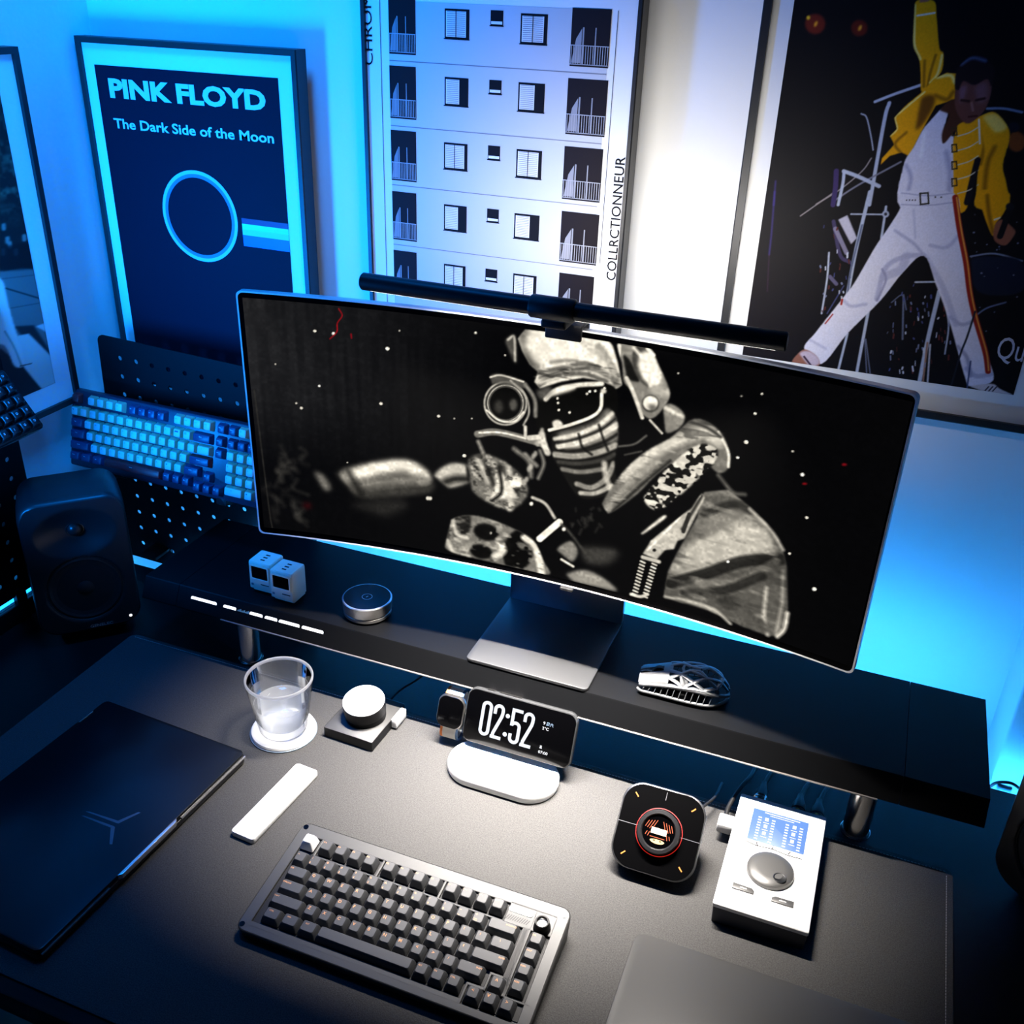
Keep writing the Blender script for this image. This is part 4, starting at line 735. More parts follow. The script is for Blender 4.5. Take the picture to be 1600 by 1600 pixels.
rw(['F1', 'F2', 'F3', 'F4'], 1.13, 2.3, PALE); rw(['F5', 'F6', 'F7', 'F8'], 1.13, 6.75, NAVY); rw(['F9', 'F10', 'F11', 'F12'], 1.13, 11.5, PALE)
rw('`1234567890-=', 0, .5, PALE); side_cap('Back', 14*U, 0, 2, NAVY)
side_cap('Tab', .75*U, -U, 1.5, NAVY); rw('QWERTYUIOP[]', -1, 2, PALE); side_cap('\\', 14.25*U, -U, 1.5, PALE)
side_cap('Caps', .875*U, -2*U, 1.75, NAVY); rw("ASDFGHJKL;'", -2, 2.25, PALE); side_cap('Enter', 13.87*U, -2*U, 2.25, NAVY)
side_cap('Shift', 1.125*U, -3*U, 2.25, NAVY); rw('ZXCVBNM,./', -3, 2.75, PALE); side_cap('Shift', 13.12*U, -3*U, 1.75, NAVY)
for s_, x, w_ in (('Ctrl', .62, 1.25), ('Win', 1.87, 1.25), ('Alt', 3.12, 1.25), ('Ctrl', 10.6, 1), ('Fn', 11.6, 1), ('Alt', 12.6, 1)): side_cap(s_, x*U, -4*U, w_, NAVY)
side_cap('Space', 6.9*U, -4*U, 6.25, RED)
rw('<v>', -4.25, 13.75, NAVY); side_cap('^', 14.75*U, -3.25*U, 1, NAVY)
side_cap('Del', 15.9*U, 1.13*U, 1, NAVY); side_cap('Home', 17.0*U, 1.13*U, 1, NAVY); side_cap('O', 18.0*U, 1.13*U, 1, PALE)
side_cap('PgUp', 15.8*U, 0, 1, NAVY); side_cap('PgDn', 15.8*U, -U, 1, NAVY); rw(['Num', '/', '*', '-'], 0, 16.95, NAVY)
rw('789', -1, 16.95, PALE); rw('456', -2, 16.95, PALE); rw('123', -3, 16.95, PALE); side_cap('0', 17.45*U, -4*U, 2, PALE); side_cap('.', 18.95*U, -4*U, 1, PALE); side_cap('+', 19.95*U, -1.5*U, 1, NAVY, 2); side_cap('Enter', 19.95*U, -3.5*U, 1, NAVY, 2)
B().box((10.25*U, -1.6*U, -.0195), (21.1*U, 6.9*U, .020), 0, .004).done('case', BODYN, t)
for x in (4, 16): B().box((x*U, -4.9*U, -.030), (.02, .022, .040), 0, .002).box((x*U, -4.9*U, -.043), (.02, .030, .008), 0, .002).done('hook', BLACKM, t)

# smoked dark keyboard hung on the side pegboard, its right end in view
SMOKE = mat('smoked_plastic', (.010, .013, .014), .25, spec=.25)
t = thing('mechanical_keyboard', 'smoked black keyboard hung on the side pegboard at the left edge', 'keyboard', (-1.178, 1.053, .388), (R(54), 0, R(90)))
B().box((-.18, .0, -.011), (.36, .102, .020), 0, .005).done('case', SMOKE, t)
for r_ in range(5):
    for k in range(8):
        b = B(); kx = -.016-k*U; keycap(b, kx, (2-r_)*.0192, .008, 1, 0, .009)
        b.text('DGJ0'[(r_+k) % 4], kx-.003, (2-r_)*.0192-.001, None, .0034, 1, z=.0082); b.done('keycap', [SMOKE, KLEGW], t, 40)
B().box((-.10, .02, -.026), (.018, .02, .010), 0, .002).done('hook', BLACKM, t)

# ------------------------------------------------------------------ studio speakers
CAB = mat('dark_grey_cabinet', (.010, .0102, .011), .36, bump=(900, .12, .0004))
CONE = mat('speaker_cone', (.009, .009, .0095), .5, bump=(2600, .5, .0006))
def speaker(label, loc, yaw, letters):
    t = thing('studio_speaker', label, 'speaker', loc, (0, 0, R(yaw)))
    W, H, D, zb = .153, .236, .145, .020; zc = zb+H/2; b = B()      # front face at y = -D/2
    def sec(y, k, bulge=0): return [(p, y, zc+q) for p, q in rrect(W*k, H*k, .030*k, 8)]
    rg = [sec(-D/2+.0, .955), sec(-D/2+.0015, .975), sec(-D/2+.006, .995), sec(-D/2+.014, 1), sec(-.02, 1), sec(.035, .975), sec(D/2-.022, .90), sec(D/2-.006, .80), sec(D/2, .68)]
    b.rings(rg, 0, (False, True))
    # front with the flared waveguide and the woofer opening
    tz, wz, wr = zb+.178, zb+.078, .0585; fr = [(p, q) for p, q in rrect(W*.955, H*.955, .0287, 8)]
    N = 64; yf = -D/2
    def grid_front():
        nx, nz = 60, 92; V = {}
        for i in range(nx+1):
            for k in range(nz+1):
                x = (i/nx-.5)*W*.955; z = zb+H/2+(k/nz-.5)*H*.955
                cxr = W*.955/2-.0287; czr = H*.955/2-.0287; ax, az = abs(x)-cxr, abs(z-zc)-czr
                if ax > 0 and az > 0:
                    L = math.hypot(ax, az)
                    if L > .0287: s_ = .0287/L; x = math.copysign(cxr+ax*s_, x); z = zc+math.copysign(czr+az*s_, z-zc)
                dx, dz = x/.060, (z-tz)/.043; q = math.sqrt(dx*dx+dz*dz); y = yf
                if q < 1: y += .016*(1-q*q)**1.3
                r2 = math.hypot(x, z-wz)
                if r2 < wr: y += .0045*min(1, (wr-r2)/.003)
                V[i, k] = b.bm.verts.new((x, y, z))
        for i in range(nx):
            for k in range(nz): b.bm.faces.new((V[i, k], V[i+1, k], V[i+1, k+1], V[i, k+1]))
    grid_front(); bmesh.ops.remove_doubles(b.bm, verts=b.bm.verts[:], dist=.0002)
    b.done('cabinet', CAB, t, 50)
    FM = lambda z, y: T(0, y, z) @ RX(90)
    B().lathe([(.0142, 0), (.0142, .0012), (.0120, .0022), (.0108, .0018)], 36, 0, FM(tz, yf+.0165), (False, False)).lathe([(.0108, .0015), (.0098, .0052), (.0068, .0086), (.0030, .0102), (.0001, .0105)], 36, 0, FM(tz, yf+.0165), (False, False)).done('tweeter', mat('tweeter_dome', (.02, .02, .021), .30, .5), t)
    b = B(); b.lathe([(.0585, -.0002), (.0588, .0018), (.0566, .0022), (.0560, .0008), (.052, .0020), (.048, .0006)], 64, 0, FM(wz, yf+.0040), (False, False))
    b.lathe([(.048, .0006), (.030, -.0025), (.020, -.0035), (.016, -.0020), (.010, .0008), (.004, .0020), (.0001, .0022)], 64, 0, FM(wz, yf+.0040), (False, False)); b.done('woofer', CONE, t)
    B().lathe([(.0024, 0), (.0022, .0008), (.0001, .0010)], 20, M=FM(zb+.015, yf-.0001) @ T(.058, 0, 0)).done('power_light', GLOW, t)
    B().text(letters, -.004, zb+.0062, .034, .0050, M=Matrix(((1, 0, 0, 0), (0, 0, -1, yf-.0004), (0, 1, 0, 0), (0, 0, 0, 1))), bold=.01).done('lettering', mat('grey_lettering', (.30, .30, .30), .5), t, smooth=0)
    b = B(); b.prism(rrect(.105, .085, .025, 6), 0, .006, .002).prism(rrect(.06, .05, .015, 6), .005, .0215, .002)
    b.box((-.042, -.040, .0035), (.016, .016, .007), bev=.003).box((.042, -.040, .0035), (.016, .016, .007), bev=.003); b.done('stand', BLACKP, t)
    return t
nx_, ny_ = math.sin(R(46)), -math.cos(R(46))
speaker('black studio speaker on the left, beside the monitor shelf, its power light lit', (-1.083-nx_*.0725, 1.007-ny_*.0725, 0.0), 46, 'GENELEC')
speaker('black studio speaker cut off by the right edge of the picture', (.358, 1.040, 0.0), -46, 'GENELEC')

# ------------------------------------------------------------------ laptop
LID = mat('midnight_lid', (.005, .006, .008), .27, .08, spec=.35); LBASE = mat('dark_laptop_base', (.022, .022, .024), .38, .3); EMB = mat('grey_emblem', (.16, .19, .22), .30, .7); EDGE = mat('bright_edge', (.75, .73, .70), .25, .8)
t = thing('laptop', 'closed dark blue laptop with a three stroke emblem, left of the keyboard', 'laptop', (-.829, .690, .003), (0, 0, R(-3.0)))
# local: x across the desk (front edge of the laptop faces +x), y along its 357 mm width
B().prism(rrect(.248, .356, .008, 5), .0118, .0182, .0012).done('lid', LID, t)
b = B(); b.prism(rrect(.250, .357, .009, 5), .002, .0110, .0025)
for x in (-.1, .1):
    for y in (-.15, .15): b.lathe([(.007, 0), (.007, .003)], 16, M=T(x, y, 0))
b.done('base', LBASE, t)
for y, ln in ((.112, .128), (-.125, .100)): B().box((.1246, y, .0114), (.0016, ln, .0019)).done('edge_highlight', EDGE, t, smooth=0)  # bright strips that draw the highlight along the front edge
b = B(); b.prism([(.1225, -.062), (.1275, -.056), (.1275, .036), (.1225, .042)], .0105, .0178, .0006); b.done('lid_notch', EDGE, t)
b = B()
for P in (((.0144, -.0007), (.0193, .0014), (.0623, .0052), (.0743, .0277), (.0778, .0282), (.0662, .0020), (.0634, .0014)), ((.0154, -.0085), (.0186, -.0066), (.0635, -.0039), (.0666, -.0044), (.0840, -.0271), (.0811, -.0286), (.0626, -.0075), (.0457, -.0081))):
    b.face([(x, y, .01835) for x, y in P])
b.done('emblem', EMB, t, smooth=0)
B().box((-.1215, .137, .0183), (.0012, .026, .0005)).done('lid_glint', EDGE, t, smooth=0)  # small glint on the lid, made as a bright sliver

# ------------------------------------------------------------------ coaster, glass of water
CX, CY = -.684, .936
t = thing('coaster', 'round pale coaster under the water glass', 'coaster', (CX, CY, .003))
B().lathe([(.0430, 0), (.0455, .0010), (.0462, .0035), (.0450, .0062), (.0425, .0068), (.0395, .0060), (.0001, .0060)], 64, cap=(True, False)).done('disc', mat('pale_stone', (.66, .64, .62), .55, noise=(60, .08)), t)
B().lathe([(.0472, 0), (.0474, .0018), (.0455, .0024), (.0440, .0012)], 64, cap=(False, False)).done('rim_foot', mat('blue_grey_rim', (.20, .26, .32), .4), t)
def clear(name, tint, body, amount, ior):      # clear material: light passes straight, mirror sheen at grazing angles, a white body standing in for scattered light
    m = bpy.data.materials.new(name); m.use_nodes = True; nt = m.node_tree; N = nt.nodes; N.clear()
    out = N.new('ShaderNodeOutputMaterial'); tr = N.new('ShaderNodeBsdfTransparent'); gl = N.new('ShaderNodeBsdfGlossy'); df = N.new('ShaderNodeBsdfTranslucent'); d2 = N.new('ShaderNodeBsdfDiffuse')
    fr = N.new('ShaderNodeFresnel'); fr.inputs['IOR'].default_value = ior; tr.inputs[0].default_value = (*tint, 1); gl.inputs['Roughness'].default_value = .03
    for d in (df, d2): d.inputs[0].default_value = (*body, 1)
    ad = N.new('ShaderNodeMixShader'); m1 = N.new('ShaderNodeMixShader'); m1.inputs[0].default_value = amount; m2 = N.new('ShaderNodeMixShader'); L = nt.links
    ad.inputs[0].default_value = .25; L.new(df.outputs[0], ad.inputs[1]); L.new(d2.outputs[0], ad.inputs[2]); L.new(tr.outputs[0], m1.inputs[1]); L.new(ad.outputs[0], m1.inputs[2])
    L.new(fr.outputs[0], m2.inputs[0]); L.new(m1.outputs[0], m2.inputs[1]); L.new(gl.outputs[0], m2.inputs[2]); L.new(m2.outputs[0], out.inputs[0]); return m
GLASS = clear('clear_glass', (.97, .98, .98), (.95, .96, .97), .09, 1.45); RIMG = clear('glass_rim', (.95, .95, .96), (.96, .96, .97), .55, 1.45); WATER = clear('whitened_water', (.98, .99, 1), (.97, .97, .97), .38, 1.25)  # white in water and rim imitates the glow of scattered light
t = thing('water_glass', 'clear tapered drinking glass half full of water on the round coaster', 'glass', (CX, CY, .0098))
B().lathe([(.0001, 0), (.0290, 0), (.0325, .0012), (.0345, .006), (.0473, .0865)], 72, 0, None, (False, False)).lathe([(.0473, .0865), (.0476, .0890), (.0470, .0906), (.0460, .0910), (.0448, .0902), (.0443, .0880), (.0441, .0865)], 72, 1, None, (False, False)).lathe([(.0441, .0865), (.0330, .0165), (.0300, .0125), (.0240, .0112), (.0001, .0110)], 72, cap=(False, False)).done('bowl', [GLASS, RIMG], t, 60)
B().lathe([(.0001, .0113), (.0240, .0115), (.0298, .0128), (.0328, .0168), (.0372, .0470)], 72, 0, None, (False, False)).lathe([(.0372, .0470), (.0366, .0466), (.0001, .0466)], 72, 1, None, (False, False)).done('water', [WATER, GLASS], t, 60)

# ------------------------------------------------------------------ dial controller on its square plinth
t = thing('dial_controller', 'white topped black dial on a square dark plinth, right of the water glass', 'dial', (-.585, .996, .003), (0, 0, R(-2.0)))
PL = mat('plinth_grey', (.045, .045, .045), .42, .3)
b = B(); o = rrect(.079, .095, .0015, 2); b.rings([[(p[0]*.99, p[1]*.99, 0) for p in o], [(*p, .001) for p in o]], 1, (True, False)); b.rings([[(*p, .001) for p in o], [(*p, .0165) for p in o]], 1, (False, False)); b.rings([[(*p, .0165) for p in o], [(p[0]*.985, p[1]*.985, .017) for p in o]], 0, (False, True)); b.done('plinth', [PL, BLACKM], t)
KM = T(0.002, .0, .0175) @ RX(9)
B().lathe([(.0292, .000), (.0292, .0095), (.0286, .0100)], 56, M=KM).lathe([(.0275, .0100), (.0275, .0112)], 56, M=KM, cap=(False, False)).lathe([(.0300, .0110), (.0304, .0120), (.0304, .0290), (.0298, .0298)], 56, M=KM).done('dial', BLACKP, t)
B().lathe([(.0302, .0292), (.0300, .0303), (.0292, .0308)], 56, M=KM, cap=(False, True)).done('dial_cap', WHITEP, t)
B().box((.0435, .022, .0105), (.0085, .030, .0150), bev=.0012).done('side_tab', WHITEP, t)
B().tube(spline([(.012, .0475, .010), (.016, .075, .014), (.030, .100, .020), (.045, .13, .03), (.05, .17, .02)]), .0017, 8).done('cable', BLACKP, t)

# ------------------------------------------------------------------ remote bar
t = thing('remote_control', 'slim white remote control lying on the desk mat above the keyboard', 'remote', (-.6135, .809, .003), (0, 0, R(-4.0)))
B().prism(rrect(.0355, .140, .005, 5), .0, .0085, .0016).done('body', WHITEP, t)
b = B(); b.box((-.008, .012, .0086), (.008, .0009, .0003)).box((.006, .012, .0086), (.008, .0009, .0003)); b.done('button_mark', mat('grey_mark', (.25, .25, .25), .6), t, smooth=0)

# ------------------------------------------------------------------ charging stand with phone and watch
t = thing('charging_stand', 'white pill shaped charging stand holding the phone and the watch', 'charger', (-.362, .9775, .003))
B().prism(rrect(.158, .084, .0415, 14), 0, .0150, .0040).done('base', WHITEP, t)
PHT = 21.5; PM = T(-.354+.362, .996-.9775, .0248) @ RX(90-PHT) @ Matrix.Scale(1.07, 4)      # phone frame: x along it, y up its face, z out of the glass
b = B(); b.tube([(.004, .036, .010), (.006, .053, .030), (.008, .058, .050), (.008, .056, .064)], .008, 14); b.prism(rrect(.056, .056, .0275, 12), -.020, -.0125, .002, M=PM @ T(0, .0357, 0)); b.box((-.046, .0505, .030), (.014, .006, .050), bev=.002).box((-.066, .0530, .048), (.048, .006, .016), bev=.002).box((-.046, .046, .010), (.014, .014, .008), bev=.002).done('stem', WHITEP, t)
t = thing('smartphone', 'black smartphone on the charging stand showing a large clock', 'phone', (-.362, .9775, .003))
b = B(); b.prism(rrect(.1495, .0735, .0125, 8), -.0118, -.0010, .0025, M=PM @ T(0, .0357, 0)); b.done('case', mat('clear_dark_case', (.05, .052, .055), .18, .4), t)
b = B()
b.box((-.018, .0725, -.006), (.030, .0016, .005), M=PM).box((-.045, .0725, -.006), (.010, .0016, .005), M=PM); b.done('side_button', STEEL, t)
B().prism(rrect(.1460, .0700, .0110, 8), -.0012, .0002, .0005, M=PM @ T(0, .0357, 0)).done('screen', GLOSSK, t)
CLK = mat('pale_clock_glow', (.05, .05, .05), .5, emit=(.66, .76, .94), es=1.0); WG = mat('white_text_glow', (.05, .05, .05), .5, emit=(.9, .92, 1), es=.9); BG_ = mat('blue_text_glow', (.05, .05, .05), .5, emit=(.35, .62, 1), es=.9)
b = B()
def ribbon(b, P, w_, M, mi=0, closed=False, z=.0006):
    P = [Vector((p[0], p[1])) for p in P]; n = len(P); L = []; Rr = []
    for i, p in enumerate(P):
        q0 = P[i-1] if (i or closed) else p; q1 = P[(i+1) % n] if (i < n-1 or closed) else p
        d0 = (p-q0).normalized() if (p-q0).length else (q1-p).normalized(); d1 = (q1-p).normalized() if (q1-p).length else d0
        nn = Vector((-d0.y-d1.y, d0.x+d1.x)); nn = nn.normalized() if nn.length > 1e-6 else Vector((-d0.y, d0.x)); k = w_/2/max(.45, nn.dot(Vector((-d0.y, d0.x))))
        L.append((p.x+nn.x*k, p.y+nn.y*k, z)); Rr.append((p.x-nn.x*k, p.y-nn.y*k, z))
    for i in range(n if closed else n-1):
        j = (i+1) % n; b.face([L[i], L[j], Rr[j], Rr[i]], mi, M)
DW, DH, DT = .0148, .0465, .0043; hw, r_ = (DW-DT)/2, (DW-DT)/2
def digit(ch, cx_, y0):
    y1 = y0+DT/2; y2 = y0+DH-DT/2; arc = lambda cx__, cy, a0, a1: [(cx__+r_*math.cos(R(a)), cy+r_*math.sin(R(a))) for a in np.linspace(a0, a1, 14)]
    if ch == '0': ribbon(b, arc(cx_, y2-r_, 0, 180)+arc(cx_, y1+r_, 180, 360), DT, PM, closed=True)
    if ch == '2': ribbon(b, [(cx_-hw, y2-r_-.0065)]+arc(cx_, y2-r_, 180, 0)+[(cx_+hw, y2-r_-.0040), (cx_+hw*.85, y2-r_-.0085), (cx_-hw*.75, y1+.0050), (cx_-hw*.80, y1)], DT, PM); ribbon(b, [(cx_-hw-DT/2, y1), (cx_+hw+DT/2, y1)], DT, PM)
    if ch == '5': ribbon(b, [(cx_+hw+DT/2, y2), (cx_-hw, y2), (cx_-hw, y0+DH*.50)], DT, PM); ribbon(b, [(cx_-hw, y0+DH*.53), (cx_-hw*.6, y0+DH*.585)]+arc(cx_, y0+DH*.60-r_, 100, 0)+arc(cx_, y1+r_, 360, 180)+[(cx_-hw, y1+r_+.0055)], DT, PM)
for ch, x in (('0', -.0450), ('2', -.0285), ('5', -.0040), ('2', .0125)): digit(ch, x, .0130)
for y in (.0225, .047): b.lathe([(.0029, 0), (.0028, .0001)], 20, 0, PM @ T(-.0163, y, .0004))
b.text('9', .0315, .0490, .0026, .0042, 1, PM, .02, .0006); b.text('周六', .0355, .0485, .0095, .0050, 2, PM, .02, .0006); b.text('2°C', .0312, .0425, .0085, .0040, 1, PM, .02, .0006)
b.text('07:00', .0312, .0110, .0125, .0038, 1, PM, .015, .0006); b.lathe([(.0013, 0), (.0013, .0001)], 12, 1, PM @ T(.0335, .0192, .0004)).box((.0335, .0180, .0004), (.0032, .0010, .0002), 1, 0, PM).box((.0335, .0210, .0004), (.0026, .0007, .0002), 1, 0, PM)
b.done('display', [CLK, WG, BG_], t, smooth=0)
t = thing('smart_watch', 'dark smart watch with a pale and orange band hanging beside the phone', 'watch', (-.362, .9775, .003))
WM = PM @ T(-.0955, .0300, -.006)
B().prism(rrect(.0385, .0455, .0125, 8), -.006, .0035, .0030, M=WM).done('case', mat('titanium_case', (.50, .48, .46), .3, 1), t)
B().prism(rrect(.0345, .0415, .0105, 8), .003, .0048, .0016, M=WM).done('screen', GLOSSK, t)
b = B(); pr = [(.0225, -.002), (.0285, -.010), (.0275, -.022), (.018, -.031), (0, -.034), (-.022, -.032), (-.0380, -.024), (-.0400, -.010), (-.0330, -.003), (-.0225, -.002)]
for x0, x1, mi in ((-.0125, -.0090, 1), (-.0090, .0095, 0), (.0095, .0125, 2)):
    q = [(v.x, v.y) for v in spline([(a, c_, 0) for a, c_ in pr], 5)]
    q2 = [(a*.93, c_*.93+(-.0008)) for a, c_ in q]
    b.rings([[(x0, a, c_) for a, c_ in q], [(x1, a, c_) for a, c_ in q], [(x1, a, c_) for a, c_ in q2], [(x0, a, c_) for a, c_ in q2], [(x0, a, c_) for a, c_ in q]], mi, (False, False), WM, False)
b.done('band', [mat('pale_band', (.72, .68, .60), .7), mat('orange_band', (.80, .22, .05), .7), mat('blue_band', (.05, .10, .18), .7)], t)
B().box((.0200, .006, -.001), (.0022, .007, .006), 0, .0009, WM).done('crown', STEEL, t)

# ------------------------------------------------------------------ desktop knob console with a round orange display
t = thing('knob_console', 'black rounded square console with a round orange lit knob, left of the white interface', 'console', (-.132, .925, .003), (0, 0, R(.6)))
FT = 42.9; S_ = .104; FMx = T(0, -.015, .0510) @ RX(FT)       # tilted front panel frame
b = B(); fo = rrect(S_, S_, .026, 8)
def fp(p, z, k=1): return FMx @ Vector((p[0]*k, p[1]*k, z))
foot = rrect(.084, .076, .020, 8, 0, .004)
r1 = [fp(p, 0) for p in fo]; r2 = [fp(p, -.010) for p in fo]; r0 = [fp(p, .0010, .985) for p in fo]
r3 = [(p[0], p[1], 0) for p in foot]
mid = [tuple(Vector(a)*.35+Vector(c_)*.65+Vector((0, 0, .006))*(1 if c_[2] < .06 else 0)) for a, c_ in zip(r3, r2)]
b.rings([r3, mid, r2, r1, r0], 0, (True, True)); b.done('housing', mat('dark_metal_rim', (.16, .16, .165), .32, .9), t, 50)
B().rings([[fp(p, .0008, .968) for p in fo], [fp(p, .0018, .955) for p in fo]], 0, (False, True)).done('front_panel', mat('black_panel', (.0007, .0007, .0009), .3, spec=.15), t)
b = B()
for x in (-.0385, .0385): b.face([(x-.0118, -.0003, .0020), (x+.0118, -.0003, .0020), (x+.0118, .0003, .0020), (x-.0118, .0003, .0020)], 0, FMx)
b.face([(-.0003, .0372, .0020), (.0003, .0372, .0020), (.0003, .0475, .0020), (-.0003, .0475, .0020)], 0, FMx)
b.done('panel_seam', mat('seam_grey', (.15, .15, .16), .4), t, smooth=0)
b = B()
for sx, sy in ((-1, 1), (1, 1), (-1, -1), (1, -1)):
    b.box((0, 0, .0020), (.0064, .0014, .0004), 0, 0, FMx @ T(sx*.0354, sy*.0354, 0) @ RZ(-45 if sx*sy > 0 else 45) @ RZ(90))
b.done('indicator', ORANGE, t, smooth=0)
B().lathe([(.0283, .0016), (.0286, .0021), (.0277, .0023)], 56, M=FMx @ T(.001, -.0010, 0), cap=(False, False)).done('glow_ring', REDG, t)
b = B(); b.lathe([(.0262, .0016), (.0262, .0098), (.0252, .0112), (.0215, .0118), (.0200, .0100), (.0198, .0090)], 56, 0, FMx @ T(.001, -.001, 0), (False, False)); b.done('knob', mat('dark_knob', (.020, .020, .022), .28, .3), t, 30)
b = B(); DM = FMx @ T(.001, -.001, 0); b.lathe([(.0200, .0092), (.0001, .0092)], 48, 0, DM, (False, False))
for k in range(4):      # plain slanting bars round a pale panel
    o_ = .0035+k*.0034; hb = .0125-k*.0016
    for sx in (-1, 1): b.face([(sx*o_-.0004, .0130-k*.0008, .0094), (sx*o_+.0004, .0130-k*.0008, .0094), (sx*(o_+hb*.42)+.0004, .0130-k*.0008-hb, .0094), (sx*(o_+hb*.42)-.0004, .0130-k*.0008-hb, .0094)], 1, DM)
for sx in (-1, 1):
    for k in range(2): b.face([(sx*(.0105+k*.003)-.0004, -.002, .0094), (sx*(.0105+k*.003)+.0004, -.002, .0094), (sx*(.012+k*.003)+.0004, -.0075+k*.001, .0094), (sx*(.012+k*.003)-.0004, -.0075+k*.001, .0094)], 1, DM)
b.face([(-.0090, -.0074, .0094), (.0090, -.0074, .0094), (.0090, -.0067, .0094), (-.0090, -.0067, .0094)], 1, DM)
b.box((.0005, .0005, .0096), (.0190, .0072, .0002), 2, 0, DM)
b.rings([[(.0008+.0088*math.cos(a), -.0108+.0034*math.sin(a)*(1 if math.sin(a) < 0 else .55), .0095) for a in np.linspace(0, 2*math.pi, 28, False)]], 3, (True, False), DM)
for sx in (-1, 1): b.box((.0008+sx*.0038, -.0105, .0097), (.0024, .0011, .0001), 0, 0, DM)
b.done('round_display', [GLOSSK, mat('orange_bar_glow', (.1, .02, .01), .5, emit=(1, .16, .04), es=.9), mat('pale_panel_glow', (.3, .2, .15), .5, emit=(1, .80, .62), es=1.4), mat('amber_glow', (.3, .2, .1), .5, emit=(1, .55, .20), es=1.1)], t, smooth=0)
B().tube(spline([(.030, .045, .022), (.040, .075, .024), (.051, .105, .020), (.054, .15, .006)]), .0020, 8).done('cable', BLACKP, t)

# ------------------------------------------------------------------ audio interface
t = thing('audio_interface', 'white audio interface with a blue screen and a round grey dial', 'audio interface', (.004, .9425, .003))
b = B(); o = rrect(.1085, .1915, .0022, 3); b.rings([[(p[0]*.97, p[1]*.985, .0012) for p in o], [(p[0]*.985, p[1]*.99, .0250) for p in o]], 1, (True, False)); b.rings([[(p[0]*.985, p[1]*.99, .0250) for p in o], [(*p, .0260) for p in o], [(*p, .0310) for p in o], [(p[0]*.985, p[1]*.992, .0320) for p in o]], 0, (False, True))
for x in (-.04, .04):
    for y in (-.08, .08): b.lathe([(.006, 0), (.006, .003)], 16, 1, T(x, y, 0))
b.done('body', [WHITEP, mat('dark_blue_side', (.016, .020, .035), .45)], t)
IZ = .0321; SCB = mat('interface_screen', (.02, .03, .08), .4, emit=(.16, .36, .84), es=.85); SCW = mat('interface_screen_text', (.1, .1, .1), .5, emit=(.85, .92, 1), es=1.05)
B().box((.0000, .0470, IZ+.0001), (.0690, .0560, .0006), bev=.0002).done('screen', SCB, t)
b = B(); b.box((.002, .0715, IZ+.0005), (.044, .0016, .0001), 0).box((.002, .0680, IZ+.0005), (.030, .0011, .0001), 0)
for x in (-.0245, -.0075, .0095, .0270):
    for k in range(9): b.box((x, .0610-k*.0048, IZ+.0005), (.0042, .0022, .0001), 0)
for x in (-.016, .0185):
    for k in range(3): b.box((x, .0600-k*.0125, IZ+.0005), (.0045, .0060, .0001), 0); b.box((x, .0535-k*.0125, IZ+.0005), (.0075, .0012, .0001), 0)
b.done('screen_text', SCW, t, smooth=0)
b = B(); A = spline([(-.036, .0130, 0), (-.020, .0105, 0), (0, .0115, 0), (.017, .0065, 0), (.034, .0075, 0)], 8)
A = spline([(-.0355, .0145, 0), (-.021, .0115, 0), (-.003, .0130, 0), (.0155, .0105, 0), (.0335, .0110, 0)], 8)
b.tube([(v.x, v.y, IZ+.0002) for v in A], .0005, 6)
for x, a in ((-.021, 20), (-.002, 0), (.0175, -25)): b.box((x, .0145 if x != -.002 else .0155, IZ+.0003), (.0011, .0060, .0003), 0, 0, T(x, .014, 0) @ RZ(a) @ T(-x, -.014, 0))
b.done('scale_marks', INK, t, smooth=0)
GD = mat('grey_dial', (.10, .098, .095), .38, .5)
b = B(); KM = T(.0005, -.0245, IZ)
b.lathe([(.0275, .0), (.0280, .0012), (.0272, .0050), (.0240, .0070), (.0150, .0078), (.0001, .0080)], 64, 0, KM, (True, False)); b.done('dial', GD, t)
B().lathe([(.0078, .0066), (.0078, .0084), (.0071, .0088), (.0055, .0083), (.0001, .0081)], 32, M=KM @ T(.0120, -.0118, -.0006), cap=(False, False)).done('finger_dimple', BLACKM, t)
for x, y, sx, s_ in ((-.0250, -.0625, 1, 'select'), (.0205, -.0640, -1, 'dim')):
    b = B(); b.prism([(x-.0125, y-.004), (x+.0125, y-.004), (x+.0125, y+.0005), (x+.0095, y+.0035), (x-.0125, y+.0045)] if sx > 0 else [(x-.0125, y-.004), (x+.0125, y-.004), (x+.0125, y+.0045), (x-.0085, y+.0040), (x-.0125, y+.0010)], 0, .0018, .0004, M=T(0, 0, IZ)); b.text(s_, x-.004, y-.0010, .008, .0024, 1, T(0, 0, IZ+.00185), .01); b.done('button', [GD, WHITEP], t)
def plug(x, r, ln, nm, silver):
    b = B(); PMx = T(x, .0945, .0170) @ RX(-90)
    b.lathe([(r, 0), (r, .010), (r*.93, .0105), (r*.93, .014), (r, .0145), (r, .018)], 28, 1 if silver else 0, PMx); b.lathe([(r*.94, .018), (r*.9, ln*.75), (r*.55, ln), (r*.4, ln+.010)], 28, 0, PMx)
    b.tube(spline([(x, .0945+ln, .0170), (x+.004, .0945+ln+.03, .014), (x+.01, .0945+ln+.06, .007), (x+.014, .25, .0055)]), .0030, 10); b.done(nm, [BLACKP, STEEL], t)
plug(-.0300, .0094, .040, 'cable_plug', True); plug(.0190, .0092, .036, 'cable_plug', False); plug(.0430, .0092, .036, 'cable_plug', False)
for x in (.019, .043): B().lathe([(.0026, 0), (.0024, .0014), (.0001, .0016)], 16, M=T(x-.001, .1005, .0262)).done('brass_screw', mat('brass', (.75, .48, .12), .3, 1), t)
